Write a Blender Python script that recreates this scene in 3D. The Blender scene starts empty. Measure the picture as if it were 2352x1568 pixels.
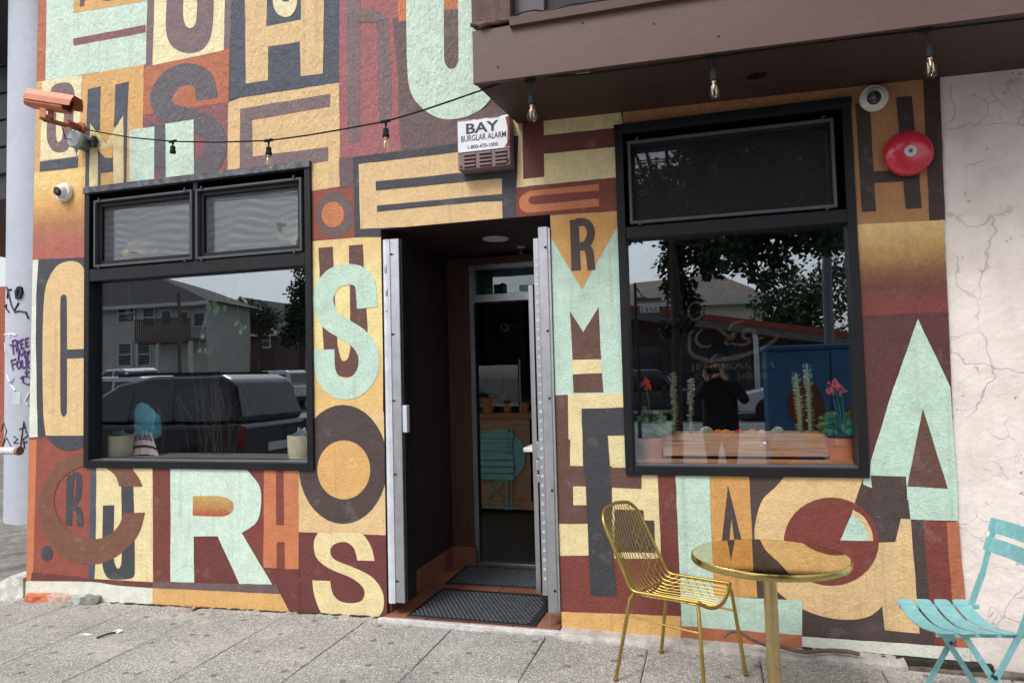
import bpy, bmesh, math, random
from mathutils import Vector, Matrix
random.seed(7)
S = bpy.context.scene
COL = S.collection
R = math.radians

# ---------------------------------------------------------------- camera, sky, sun, exposure
YAW, PITCH, ROLL, FPX = -0.27422602, 0.04865413, -0.02537014, 1606.6
CAM = Vector((0.0, -4.0755, 1.5))
_f = Vector((math.sin(YAW)*math.cos(PITCH), math.cos(YAW)*math.cos(PITCH), math.sin(PITCH)))
_r = Vector((math.cos(YAW), -math.sin(YAW), 0))
_u = _r.cross(_f)
CR = _r*math.cos(ROLL) + _u*math.sin(ROLL)
CU = -_r*math.sin(ROLL) + _u*math.cos(ROLL)
CF = _f
cd = bpy.data.cameras.new('camera'); cam = bpy.data.objects.new('camera', cd); COL.objects.link(cam)
cd.sensor_width = 36; cd.lens = FPX/2352*36; cd.clip_start = 0.01; cd.clip_end = 2000
cam.matrix_world = Matrix((( CR.x, CU.x, -CF.x, CAM.x), (CR.y, CU.y, -CF.y, CAM.y), (CR.z, CU.z, -CF.z, CAM.z), (0, 0, 0, 1)))
S.camera = cam

w = bpy.data.worlds.new('World'); S.world = w; w.use_nodes = True
nt = w.node_tree; nt.nodes.clear()
sky = nt.nodes.new('ShaderNodeTexSky'); sky.sky_type = 'NISHITA'; sky.sun_disc = False
sky.sun_elevation = R(52); sky.sun_rotation = R(205); sky.air_density = 1.0; sky.dust_density = 3.0; sky.ozone_density = 1.0
hs = nt.nodes.new('ShaderNodeHueSaturation'); hs.inputs['Saturation'].default_value = 0.28
bg = nt.nodes.new('ShaderNodeBackground'); bg.inputs['Strength'].default_value = 0.15
wo = nt.nodes.new('ShaderNodeOutputWorld')
nt.links.new(sky.outputs[0], hs.inputs['Color']); nt.links.new(hs.outputs[0], bg.inputs['Color']); nt.links.new(bg.outputs[0], wo.inputs[0])

sd = bpy.data.lights.new('sun', 'SUN'); sun = bpy.data.objects.new('sun', sd); COL.objects.link(sun)
sd.energy = 1.1; sd.angle = R(17); sd.color = (1.0, 0.965, 0.92)
_el, _az = R(52), R(205)          # light from the upper left front, behind the viewer
_d = Vector((math.sin(_az)*math.cos(_el), math.cos(_az)*math.cos(_el), math.sin(_el)))
sun.rotation_euler = _d.to_track_quat('Z', 'Y').to_euler()

S.view_settings.view_transform = 'Standard'; S.view_settings.look = 'None'
S.view_settings.gamma = 1; S.view_settings.use_curve_mapping = False
S.view_settings.exposure = 0.62
S.render.engine = 'CYCLES'
S.cycles.use_denoising = True
S.cycles.max_bounces = 8; S.cycles.transparent_max_bounces = 12; S.cycles.glossy_bounces = 5
S.cycles.sample_clamp_indirect = 6

# ---------------------------------------------------------------- survey helpers: a direction measured in the photograph becomes a point on a known plane
def ray(px, py):
    return CR*((px-1176)/FPX) - CU*((py-784)/FPX) + CF
def wall(px, py, Y=0.0):
    r = ray(px, py); return CAM + r*((Y-CAM.y)/r.y)
def gnd(px, py, Z=0.0):
    r = ray(px, py); return CAM + r*((Z-CAM.z)/r.z)
def vpl(px, py, P0, d):
    n = Vector((-d[1], d[0], 0)); r = ray(px, py); return CAM + r*((Vector(P0)-CAM).dot(n)/r.dot(n))
GL = 0.042                               # plane of the big panes
def mir(px, py, Yv):                    # what the pane mirrors stands on the street side
    p = wall(px, py, Yv); return Vector((p.x, 2*GL-p.y, p.z))
ZR = dict(A=(0,0,1.53125),B=(900,0,1.53125),C=(1800,0,1.53125),E=(2760,0,1.5315),F=(0,900,1.845),G=(0,1650,1.7233),H=(1100,750,1.6508),
 I=(1100,1650,1.7231),J=(2300,750,1.425),K=(3100,750,1.4257),L=(2000,1750,1.936),N=(2900,1750,1.936),a=(0,0,1.568),b=(0,900,1.96),
 c=(0,1600,2.24),d=(60,320,5.2267),e=(1680,400,5.227),g=(1420,850,2.4129),h=(1700,1300,2.24),i=(1740,0,3.0947),j=(3340,1900,2.376),
 k=(2220,1880,2.3067),l=(2340,1350,3.824),m=(2800,1300,3.4087),X=(0,0,1/1.6326531))
def D(r, x, y):
    x0, y0, s = ZR[r]; return ((x0+x/s)*.6125, (y0+y/s)*.6125)
def W(r, x, y, Y=0.0): return wall(*D(r, x, y), Y)

# ---------------------------------------------------------------- materials
def lin(c):
    o = []
    for v in c[:3]:
        v = v/255; o.append(v/12.92 if v <= .04045 else ((v+.055)/1.055)**2.4)
    return (*o, 1)
MATS = {}
def _base(name):
    m = bpy.data.materials.new(name); m.use_nodes = True
    b = m.node_tree.nodes['Principled BSDF']; return m, m.node_tree, b
def N(t, typ, **kw):
    n = t.nodes.new(typ)
    for k, v in kw.items():
        if k in n.inputs.keys(): n.inputs[k].default_value = v
        else: setattr(n, k, v)
    return n
def noise(t, vec, scale, detail=3, rough=.55):
    n = N(t, 'ShaderNodeTexNoise'); n.inputs['Scale'].default_value = scale; n.inputs['Detail'].default_value = detail; n.inputs['Roughness'].default_value = rough
    t.links.new(vec, n.inputs['Vector']); return n.outputs['Fac']
def ramp(t, fac, stops):
    r = N(t, 'ShaderNodeValToRGB'); e = r.color_ramp.elements
    while len(e) < len(stops): e.new(.5)
    for el, (p, c) in zip(e, stops): el.position = p; el.color = c if len(c) == 4 else (*c, 1)
    t.links.new(fac, r.inputs[0]); return r.outputs[0]
def mixc(t, fac, a, b, mode='MIX'):
    m = N(t, 'ShaderNodeMix', data_type='RGBA', blend_type=mode)
    if isinstance(fac, float): m.inputs[0].default_value = fac
    else: t.links.new(fac, m.inputs[0])
    for s, v in ((6, a), (7, b)):
        if isinstance(v, tuple): m.inputs[s].default_value = v
        else: t.links.new(v, m.inputs[s])
    return m.outputs[2]
def pos(t): return N(t, 'ShaderNodeNewGeometry').outputs['Position']
def bump(t, b, h, strength, dist, prev=None):
    n = N(t, 'ShaderNodeBump'); n.inputs['Strength'].default_value = strength; n.inputs['Distance'].default_value = dist
    t.links.new(h, n.inputs['Height'])
    if prev is not None: t.links.new(prev, n.inputs['Normal'])
    t.links.new(n.outputs[0], b.inputs['Normal']); return n.outputs[0]
def gray(v): return (v, v, v, 1)
def simple(name, c, rough=.5, metal=0.0, var=.10, vs=8.0, bmp=0.0, bs=60.0, spec=.5):
    if name in MATS: return MATS[name]
    m, t, b = _base(name); p = pos(t)
    f = noise(t, p, vs, 4); f2 = noise(t, p, vs*9, 2)
    k = ramp(t, f, [(.25, gray(1-var*1.6)), (.75, gray(1+var*.8))])
    k2 = ramp(t, f2, [(.3, gray(1-var*.8)), (.7, gray(1+var*.4))])
    c1 = mixc(t, 1.0, lin(c), k, 'MULTIPLY'); c2 = mixc(t, 1.0, c1, k2, 'MULTIPLY')
    t.links.new(c2, b.inputs['Base Color'])
    b.inputs['Metallic'].default_value = metal; b.inputs['Specular IOR Level'].default_value = spec
    rr = N(t, 'ShaderNodeMapRange'); rr.inputs[3].default_value = max(.02, rough-.08); rr.inputs[4].default_value = min(1, rough+.1)
    t.links.new(f, rr.inputs[0]); t.links.new(rr.outputs[0], b.inputs['Roughness'])
    if bmp: bump(t, b, noise(t, p, bs, 3), bmp, .004)
    MATS[name] = m; return m
def stucco_bump(t, b, p, k=1.0):
    n1 = noise(t, p, 190, 2, .6); n2 = noise(t, p, 85, 3, .6); n3 = noise(t, p, 9, 3, .6)
    # the upper storey is trowelled more coarsely than the shop front
    sx = N(t, 'ShaderNodeSeparateXYZ'); t.links.new(p, sx.inputs[0])
    up = N(t, 'ShaderNodeMapRange'); up.inputs[1].default_value = 2.7; up.inputs[2].default_value = 3.3; up.inputs[3].default_value = .25; up.inputs[4].default_value = 1.0
    t.links.new(sx.outputs[2], up.inputs[0])
    mp = N(t, 'ShaderNodeMapping'); mp.inputs['Scale'].default_value = (44, 44, 22); t.links.new(p, mp.inputs[0])
    tr = noise(t, mp.outputs[0], 1.0, 4, .62)
    mu = N(t, 'ShaderNodeMath', operation='MULTIPLY'); t.links.new(tr, mu.inputs[0]); t.links.new(up.outputs[0], mu.inputs[1])
    a = bump(t, b, n1, .52*k, .006); a = bump(t, b, n2, .38*k, .012, a); a = bump(t, b, mu.outputs[0], .55*k, .03, a); bump(t, b, n3, .22*k, .03, a)
    return n2, n3
def paint_mat(name, c, stops=None):
    if name in MATS: return MATS[name]
    m, t, b = _base(name); p = pos(t)
    n2, n3 = stucco_bump(t, b, p)
    if stops:
        sx = N(t, 'ShaderNodeSeparateXYZ'); t.links.new(p, sx.inputs[0])
        wob = N(t, 'ShaderNodeMath', operation='MULTIPLY_ADD'); t.links.new(noise(t, p, 30, 3, .7), wob.inputs[0]); wob.inputs[1].default_value = .10; t.links.new(sx.outputs[2], wob.inputs[2])
        z0, z1 = stops[0][0], stops[-1][0]
        mr = N(t, 'ShaderNodeMapRange'); mr.inputs[1].default_value = z0+.05; mr.inputs[2].default_value = z1+.05
        t.links.new(wob.outputs[0], mr.inputs[0])
        c0 = ramp(t, mr.outputs[0], [((z-z0)/(z1-z0), lin(cc)) for z, cc in stops])
    else:
        c0 = lin(c); l_ = .3*c0[0]+.55*c0[1]+.15*c0[2]; c0 = tuple((v*.90+l_*.10)*.97 for v in c0[:3])+(1,)
    k = ramp(t, n3, [(.28, gray(.88)), (.72, gray(1.07))])
    k2 = ramp(t, n2, [(.3, gray(.86)), (.62, gray(1.04))])
    c1 = mixc(t, 1.0, c0, k, 'MULTIPLY'); c2 = mixc(t, 1.0, c1, k2, 'MULTIPLY')
    # thin chalky scuffs
    sc = ramp(t, noise(t, p, 5.5, 8, .72), [(.57, gray(0)), (.76, gray(.24))])
    c3 = mixc(t, sc, c2, (.55, .50, .46, 1))
    # old rain streaks and a few stains
    mp2 = N(t, 'ShaderNodeMapping'); mp2.inputs['Scale'].default_value = (16, 16, .9); t.links.new(p, mp2.inputs[0])
    stx = ramp(t, noise(t, mp2.outputs[0], 1.0, 5, .62), [(.56, gray(0)), (.72, gray(.22))]); c3 = mixc(t, stx, c3, (.10, .085, .07, 1))
    st2 = ramp(t, noise(t, p, 2.1, 7, .68), [(.60, gray(0)), (.72, gray(.20))]); c3 = mixc(t, st2, c3, (.16, .13, .11, 1))
    t.links.new(c3, b.inputs['Base Color'])
    b.inputs['Roughness'].default_value = .62; b.inputs['Specular IOR Level'].default_value = .42
    MATS[name] = m; return m
def glass(name, ior, tint, gcol=(.85, .925, 1, 1), rough=0.0):
    if name in MATS: return MATS[name]
    m = bpy.data.materials.new(name); m.use_nodes = True; t = m.node_tree; t.nodes.clear()
    o = N(t, 'ShaderNodeOutputMaterial'); mx = N(t, 'ShaderNodeMixShader')
    ge = N(t, 'ShaderNodeNewGeometry'); dt = N(t, 'ShaderNodeVectorMath', operation='DOT_PRODUCT'); t.links.new(ge.outputs['Incoming'], dt.inputs[0]); t.links.new(ge.outputs['Normal'], dt.inputs[1])
    ab = N(t, 'ShaderNodeMath', operation='ABSOLUTE'); t.links.new(dt.outputs['Value'], ab.inputs[0]); om = N(t, 'ShaderNodeMath', operation='SUBTRACT'); om.inputs[0].default_value = 1; t.links.new(ab.outputs[0], om.inputs[1])
    pw5 = N(t, 'ShaderNodeMath', operation='POWER'); t.links.new(om.outputs[0], pw5.inputs[0]); pw5.inputs[1].default_value = 5
    f0 = ((ior-1)/(ior+1))**2; fr = N(t, 'ShaderNodeMath', operation='MULTIPLY_ADD'); t.links.new(pw5.outputs[0], fr.inputs[0]); fr.inputs[1].default_value = 1-f0; fr.inputs[2].default_value = f0
    tr = N(t, 'ShaderNodeBsdfTransparent'); tr.inputs[0].default_value = tint
    gl = N(t, 'ShaderNodeBsdfGlossy'); gl.inputs['Color'].default_value = gcol; gl.inputs['Roughness'].default_value = rough
    t.links.new(fr.outputs[0], mx.inputs[0]); t.links.new(tr.outputs[0], mx.inputs[1]); t.links.new(gl.outputs[0], mx.inputs[2]); t.links.new(mx.outputs[0], o.inputs[0])
    # float glass is never quite flat
    bp = N(t, 'ShaderNodeBump'); bp.inputs['Strength'].default_value = .04; bp.inputs['Distance'].default_value = .02
    t.links.new(noise(t, pos(t), 1.6, 1), bp.inputs['Height']); t.links.new(bp.outputs[0], gl.inputs['Normal'])
    MATS[name] = m; return m
def wood(name, c1, c2, scale=(3, 60, 60), rough=.6):
    if name in MATS: return MATS[name]
    m, t, b = _base(name); p = pos(t)
    mp = N(t, 'ShaderNodeMapping'); mp.inputs['Scale'].default_value = scale; t.links.new(p, mp.inputs[0])
    f = noise(t, mp.outputs[0], 1.0, 6, .62)
    c = ramp(t, f, [(.30, lin(c2)), (.48, lin(c1)), (.72, tuple(min(1, v*1.25) for v in lin(c1)[:3])+(1,))])
    t.links.new(c, b.inputs['Base Color']); b.inputs['Roughness'].default_value = rough
    bump(t, b, f, .25, .002); MATS[name] = m; return m
def metal(name, c, rough, aniso=0.0, streak=None):
    if name in MATS: return MATS[name]
    m, t, b = _base(name); p = pos(t); b.inputs['Metallic'].default_value = 1
    f = noise(t, p, 22, 4)
    k = ramp(t, f, [(.3, gray(.86)), (.7, gray(1.05))])
    t.links.new(mixc(t, 1.0, lin(c), k, 'MULTIPLY'), b.inputs['Base Color'])
    if streak:
        mp = N(t, 'ShaderNodeMapping'); mp.inputs['Scale'].default_value = streak; t.links.new(p, mp.inputs[0])
        f = noise(t, mp.outputs[0], 1, 3)
    rr = N(t, 'ShaderNodeMapRange'); rr.inputs[3].default_value = max(.02, rough*.7); rr.inputs[4].default_value = rough*1.4
    t.links.new(f, rr.inputs[0]); t.links.new(rr.outputs[0], b.inputs['Roughness']); MATS[name] = m; return m

# ---------------------------------------------------------------- mesh builder
ORG = {}
class MB:
    def __init__(s): s.v = []; s.f = []
    def add(s, vs, fs):
        o = len(s.v); s.v += [tuple(v) for v in vs]; s.f += [tuple(i+o for i in f) for f in fs]; return s
    def box(s, x0, x1, y0, y1, z0, z1):
        return s.add([(x0,y0,z0),(x1,y0,z0),(x1,y1,z0),(x0,y1,z0),(x0,y0,z1),(x1,y0,z1),(x1,y1,z1),(x0,y1,z1)],
                     [(0,3,2,1),(4,5,6,7),(0,1,5,4),(1,2,6,5),(2,3,7,6),(3,0,4,7)])
    def bbox(s, x0, x1, y0, y1, z0, z1, b=.004):   # box with chamfered edges
        bm = bmesh.new(); bmesh.ops.create_cube(bm, size=1)
        for v in bm.verts:
            v.co = Vector(((x0+x1)/2+v.co.x*(x1-x0), (y0+y1)/2+v.co.y*(y1-y0), (z0+z1)/2+v.co.z*(z1-z0)))
        bmesh.ops.bevel(bm, geom=bm.edges[:], offset=b, segments=1, affect='EDGES'); s.bm(bm); return s
    def bm(s, bm, M=None):
        bm.verts.index_update(); s.add([(M@v.co if M else v.co) for v in bm.verts], [[v.index for v in f.verts] for f in bm.faces]); bm.free(); return s
    def obox(s, c, ax, ay, az):   # half-axis vectors
        c, ax, ay, az = map(Vector, (c, ax, ay, az)); P = [c+i*ax+j*ay+k*az for k in (-1,1) for i, j in ((-1,-1),(1,-1),(1,1),(-1,1))]
        return s.add(P, [(0,3,2,1),(4,5,6,7),(0,1,5,4),(1,2,6,5),(2,3,7,6),(3,0,4,7)])
    def beam(s, a, b, wd, hh, up=(0,0,1)):
        a, b = Vector(a), Vector(b); d = (b-a); u = Vector(up); x = d.cross(u)
        if x.length < 1e-6: x = d.cross(Vector((1,0,0)))
        x.normalize(); z = x.cross(d).normalized()
        return s.obox((a+b)/2, d/2, x*wd/2, z*hh/2)
    def tube(s, pts, r, n=8, closed=False, caps=True):
        pts = [Vector(p) for p in pts]; m = len(pts); rs = r if isinstance(r, (list, tuple)) else [r]*m
        o = len(s.v); prev = None
        for i, p in enumerate(pts):
            a = pts[i-1] if (i or closed) else p; b = pts[(i+1) % m] if (i < m-1 or closed) else p
            t = (b-a).normalized() if (b-a).length > 1e-9 else Vector((0,0,1))
            if prev is None:
                u = t.cross(Vector((0,0,1)));
                if u.length < .1: u = t.cross(Vector((1,0,0)))
            else: u = prev-t*prev.dot(t)
            u.normalize(); prev = u; v = t.cross(u)
            for k in range(n):
                an = 2*math.pi*k/n; s.v.append(tuple(p+(u*math.cos(an)+v*math.sin(an))*rs[i]))
        for i in range(m if closed else m-1):
            j = (i+1) % m
            for k in range(n): s.f.append((o+i*n+k, o+i*n+(k+1)%n, o+j*n+(k+1)%n, o+j*n+k))
        if caps and not closed: s.f.append(tuple(o+k for k in range(n))[::-1]); s.f.append(tuple(o+(m-1)*n+k for k in range(n)))
        return s
    def cyl(s, a, b, r, n=16, r2=None): return s.tube([a, b], [r, r if r2 is None else r2], n)
    def lathe(s, prof, c, ax=(0,0,1), n=24, ex=(1, 1), caps=True):   # prof: (radius, height)
        c = Vector(c); ax = Vector(ax).normalized(); u = ax.cross(Vector((0,0,1)))
        if u.length < .1: u = Vector((1,0,0))
        u.normalize(); v = ax.cross(u); o = len(s.v)
        for r, h in prof:
            for k in range(n):
                an = 2*math.pi*k/n; s.v.append(tuple(c+ax*h+(u*math.cos(an)*ex[0]+v*math.sin(an)*ex[1])*r))
        for i in range(len(prof)-1):
            for k in range(n): s.f.append((o+i*n+k, o+i*n+(k+1)%n, o+(i+1)*n+(k+1)%n, o+(i+1)*n+k))
        if caps and prof[0][0] > 1e-5: s.f.append(tuple(o+k for k in range(n))[::-1])
        if caps and prof[-1][0] > 1e-5: s.f.append(tuple(o+(len(prof)-1)*n+k for k in range(n)))
        return s
    def ball(s, c, r, n=12, m=8):
        r = (r, r, r) if isinstance(r, (int, float)) else r; c = Vector(c); o = len(s.v)
        for i in range(m+1):
            th = math.pi*i/m
            for k in range(n):
                an = 2*math.pi*k/n; s.v.append((c.x+r[0]*math.sin(th)*math.cos(an), c.y+r[1]*math.sin(th)*math.sin(an), c.z+r[2]*math.cos(th)))
        for i in range(m):
            for k in range(n): s.f.append((o+i*n+k, o+(i+1)*n+k, o+(i+1)*n+(k+1)%n, o+i*n+(k+1)%n))
        return s
    def prism(s, pts, d):   # outline (3-D points) pushed along d
        pts = [Vector(p) for p in pts]; d = Vector(d); n = len(pts); o = len(s.v)
        s.v += [tuple(p) for p in pts]+[tuple(p+d) for p in pts]
        s.f.append(tuple(o+i for i in range(n))[::-1]); s.f.append(tuple(o+n+i for i in range(n)))
        for i in range(n): j = (i+1) % n; s.f.append((o+i, o+j, o+n+j, o+n+i))
        return s
    def build(s, name, mat, parent=None, smooth=False):
        org = ORG.get(parent.name, Vector()) if parent else Vector()
        me = bpy.data.meshes.new(name); me.from_pydata([(v[0]-org.x, v[1]-org.y, v[2]-org.z) for v in s.v], [], s.f); me.update()
        bm = bmesh.new(); bm.from_mesh(me); bmesh.ops.recalc_face_normals(bm, faces=bm.faces); bm.to_mesh(me); bm.free()
        if smooth:
            me.polygons.foreach_set('use_smooth', [True]*len(me.polygons))
            try: me.set_sharp_from_angle(angle=R(38))
            except Exception: pass
        if mat: me.materials.append(mat)
        o = bpy.data.objects.new(name, me); COL.objects.link(o)
        if parent: o.parent = parent; ORG[o.name] = org
        return o
def tag(o, label=None, cat=None, group=None, kind=None):
    for k, v in (('label', label), ('category', cat), ('group', group), ('kind', kind)):
        if v: o[k] = v
    return o
def thing(name, loc, label, cat, group=None):
    o = bpy.data.objects.new(name, None); o.empty_display_size = .1; COL.objects.link(o); o.location = loc; ORG[o.name] = Vector(loc)
    return tag(o, label, cat, group)
def kids(o): return [c for c in COL.objects if c.parent == o]
def copy_tree(o, parent=None, tree=None):
    c = o.copy(); COL.objects.link(c); c.parent = parent
    for ch in list(o.children): copy_tree(ch, c)
    return c
def spline(pts, seg=6, closed=True):   # vertices marked smooth (third value) join by a Catmull-Rom arc, the rest stay corners
    n = len(pts); out = []
    for i in range(n if closed else n-1):
        a, b = pts[i], pts[(i+1) % n]; sa, sb = len(a) > 2, len(b) > 2
        A, B = Vector(a[:2]), Vector(b[:2]); out.append(A)
        if sa or sb:
            P, Q = Vector(pts[i-1][:2]), Vector(pts[(i+2) % n][:2])
            ta = (B-P)*.5 if sa else (B-A)*.6; tb = (Q-A)*.5 if sb else (B-A)*.6
            L = (B-A).length
            for tt in (ta, tb):
                if tt.length > L*1.3: tt *= L*1.3/tt.length
            for k in range(1, seg):
                u = k/seg; h = (2*u**3-3*u*u+1, u**3-2*u*u+u, -2*u**3+3*u*u, u**3-u*u)
                out.append(A*h[0]+ta*h[1]+B*h[2]+tb*h[3])
    if not closed: out.append(Vector(pts[-1][:2]))
    return out
def stroke(pts, wd, seg=8):            # a brush stroke of even width with square ends
    c = spline(pts, seg, False); L = []; Rr = []
    for i, p in enumerate(c):
        t = (c[min(i+1, len(c)-1)]-c[max(i-1, 0)]).normalized(); n = Vector((-t.y, t.x)); ww = wd(i/(len(c)-1)) if callable(wd) else wd
        L.append(p+n*ww/2); Rr.append(p-n*ww/2)
    return L+Rr[::-1]
def text_mesh(body, size, off=0.0, width=None):
    cu = bpy.data.curves.new('text', 'FONT'); cu.body = body; cu.size = size; cu.offset = off; cu.align_x = 'CENTER'; cu.resolution_u = 3
    o = bpy.data.objects.new('text', cu); COL.objects.link(o); dg = bpy.context.evaluated_depsgraph_get(); dg.update()
    me = bpy.data.meshes.new_from_object(o.evaluated_get(dg)); bpy.data.objects.remove(o); bpy.data.curves.remove(cu)
    xs = [v.co.x for v in me.vertices]; x0, x1 = min(xs), max(xs); k = (width/(x1-x0)) if width else 1
    ys = [v.co.y for v in me.vertices]; y0 = min(ys)
    vs = [((v.co.x-(x0+x1)/2)*k, v.co.y-y0) for v in me.vertices]; fs = [tuple(p.vertices) for p in me.polygons]
    bpy.data.meshes.remove(me); return vs, fs
# ---------------------------------------------------------------- the cafe building: wall, openings, painted mural
def gz(x): return .019*(x+2.2) if x < -2.2 else (-.015*(x+.9) if x > -.9 else 0.0)
CAFE = thing('cafe_building', (-1.9, 0, 0), 'cafe building covered in a mural of big painted letters, with an open entry', 'building')
LW = (-4.385, -2.503, .915, 2.955); RW = (-.486, .784, .917, 2.942); DO = (-2.005, -.887, -.2, 2.462)
def grid_wall(mb, xs, zs, holes, y0, y1, slant=None):
    def inh(a, b): return any(h[0]-1e-6 < a < h[1]+1e-6 and h[2]-1e-6 < b < h[3]+1e-6 for h in holes)
    X = lambda x, z: x if slant is None or abs(x-xs[0]) > 1e-6 else slant(z)
    for i in range(len(xs)-1):
        for j in range(len(zs)-1):
            if inh((xs[i]+xs[i+1])/2, (zs[j]+zs[j+1])/2): continue
            for y in (y0, y1):
                mb.add([(X(xs[i], zs[j]), y, zs[j]), (xs[i+1], y, zs[j]), (xs[i+1], y, zs[j+1]), (X(xs[i], zs[j+1]), y, zs[j+1])], [(0,1,2,3)])
    for h in holes:
        a, b, c, d = h
        mb.add([(a,y0,c),(a,y1,c),(a,y1,d),(a,y0,d)], [(0,1,2,3)]); mb.add([(b,y0,c),(b,y1,c),(b,y1,d),(b,y0,d)], [(0,1,2,3)])
        mb.add([(a,y0,d),(b,y0,d),(b,y1,d),(a,y1,d)], [(0,1,2,3)]); mb.add([(a,y0,c),(b,y0,c),(b,y1,c),(a,y1,c)], [(0,1,2,3)])
EDGE = lambda z: -4.932+.0160*z
mb = MB(); xs = sorted([-4.93, LW[0], LW[1], DO[0], DO[1], RW[0], RW[1], 1.18]); zs = sorted([-.2, LW[2], LW[3], DO[3], RW[2], RW[3], 4.7, 7.2])
grid_wall(mb, xs, zs, [LW, RW, DO], 0, .16, EDGE)
mb.box(-4.86, -4.72, .16, 9, -.2, 7.2)                       # flank along the side street
mb.box(-4.86, 1.18, 0.0, 9, 7.2, 7.3)
FW = mb.build('facade_wall', paint_mat('paint_base', (112, 72, 66)), CAFE)

def clip_half(poly, ax, val, keep_less):
    out = []; n = len(poly)
    ins = (lambda p: p[ax] <= val) if keep_less else (lambda p: p[ax] >= val)
    for i in range(n):
        a, b = poly[i], poly[(i+1) % n]
        if ins(a): out.append(a)
        if ins(a) != ins(b):
            t = (val-a[ax])/(b[ax]-a[ax]); out.append((a[0]+(b[0]-a[0])*t, a[1]+(b[1]-a[1])*t))
    return out
HOLES = [(LW[0]+.03, LW[1]-.03, LW[2]+.03, LW[3]-.02), (RW[0]+.025, RW[1]-.025, RW[2]+.03, RW[3]-.02), DO]
def cut_holes(poly):
    polys = [poly]
    for a, b, c, d in HOLES:
        nxt = []
        for P in polys:
            x0 = min(p[0] for p in P); x1 = max(p[0] for p in P); z0 = min(p[1] for p in P); z1 = max(p[1] for p in P)
            if x1 <= a or x0 >= b or z1 <= c or z0 >= d: nxt.append(P); continue
            nxt.append(clip_half(P, 0, a, True)); nxt.append(clip_half(P, 0, b, False))
            m = clip_half(clip_half(P, 0, a, False), 0, b, True)
            if m: nxt.append(clip_half(m, 1, c, True)); nxt.append(clip_half(m, 1, d, False))
        polys = [p for p in nxt if len(p) > 2]
    return polys
def to_wall(reg, pts):
    o = []
    for p in pts:
        q = W(reg, p[0], p[1]); o.append((q.x, q.z))
    return o
PIDX = [0]
def paint_poly(name, mat, lay, poly, parent, wob=True):
    out = []
    if wob and lay > 1:                  # the unsteady edge of a hand-cut line
        n = len(poly)
        for i in range(n):
            a, b = Vector(poly[i]), Vector(poly[(i+1) % n]); L = (b-a).length; k = max(1, int(L/.07)); nn = Vector((-(b-a).y, (b-a).x)).normalized() if L > 1e-6 else Vector((0, 0))
            for j in range(k):
                q = a.lerp(b, j/k)
                if j: q = q+nn*random.uniform(-.0016, .0016)
                out.append((q.x, q.y))
    else: out = poly
    mb = MB(); PIDX[0] += 1; y = -.0012*lay-PIDX[0]*6e-6
    for P in cut_holes(out):
        P = [(max(x, EDGE(z)), z) for x, z in P]
        mb.add([(x, y, z) for x, z in P], [tuple(range(len(P)))])
    if mb.f: return mb.build(name, mat, parent)
PAL = dict(mint=(206,230,212), mint2=(192,222,204), cream=(242,230,178), cream2=(236,216,158), tan=(230,192,134), mustard=(226,174,98), mustard2=(216,158,80), orange=(206,120,70),
 terra=(190,108,70), rust=(152,74,58), rust2=(130,60,50), slate=(102,96,103), maroon=(112,54,50), maroon2=(120,58,50), brown=(104,70,60), brown2=(124,80,58), plum=(128,106,108), plum2=(112,90,91), dark=(78,64,62),  # upper plum is the brown paint with sky sheen put into its colour
 navy=(78,84,98), char=(66,68,76), off=(226,229,214), rose=(168,98,102), wine=(92,48,50), hbrown=(184,128,76), hdark=(66,52,50), strip=(70,50,48), blk=(62,62,68), roseplum=(146,90,92))
def P(col, lay, reg, pts, name='painted_letter', sm=5):
    poly = spline(pts, sm) if any(len(p) > 2 for p in pts) else pts
    return paint_poly(name, paint_mat('paint_'+col, PAL[col]), lay, to_wall(reg, poly), FW)
def B(col, reg, pts, lay=1): return P(col, lay, reg, pts, 'painted_panel')
def ST(col, lay, reg, pts, wd): return paint_poly('painted_letter', paint_mat('paint_'+col, PAL[col]), lay, to_wall(reg, stroke(pts, wd)), FW)
def EL(col, lay, reg, cx, cy, rx, ry, name='painted_letter', n=36):
    return paint_poly(name, paint_mat('paint_'+col, PAL[col]), lay, to_wall(reg, [(cx+rx*math.cos(i*2*math.pi/n), cy+ry*math.sin(i*2*math.pi/n)) for i in range(n)]), FW, False)
def GR(key, stops, lay, reg, pts, name='painted_panel'):
    poly = spline(pts) if any(len(p) > 2 for p in pts) else pts
    return paint_poly(name, paint_mat('paint_fade_'+key, None, stops), lay, to_wall(reg, poly), FW)
# upper left
B('terra','A',[(205,-60),(285,-60),(264,470),(200,475)])
B('mint','A',[(270,-60),(850,-60),(838,372),(262,465)],2)
P('mustard',3,'A',[(430,-60),(850,-60),(843,6),(424,78)]); P('plum2',4,'A',[(462,-60),(492,-60),(488,36),(462,42)]); P('plum2',4,'A',[(565,-60),(672,-60),(662,-8,1),(625,8,1),(575,-5,1)])
P('roseplum',3,'A',[(422,225),(840,145),(838,188),(425,265)])
B('plum','A',[(843,-60),(1332,-60),(1320,285),(880,380),(828,390)])
B('cream','A',[(890,-60),(1295,-60),(1286,300),(877,379)],2)
P('plum',3,'A',[(962,-60),(955,170,1),(985,262,1),(1062,305,1),(1150,295,1),(1205,230,1),(1225,120,1),(1230,-60)]); P('cream',4,'A',[(1057,-60),(1055,90,1),(1068,148,1),(1094,164,1),(1120,148,1),(1132,95,1),(1136,-60)])
B('navy','B',[(-46,-60),(572,-60),(568,477),(0,561),(-60,577)],2)
P('tan',3,'B',[(30,-60),(157,-60),(152,155),(352,115),(350,-60),(484,-60),(478,425),(350,440),(345,242),(163,270),(163,462),(35,483)])
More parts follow.
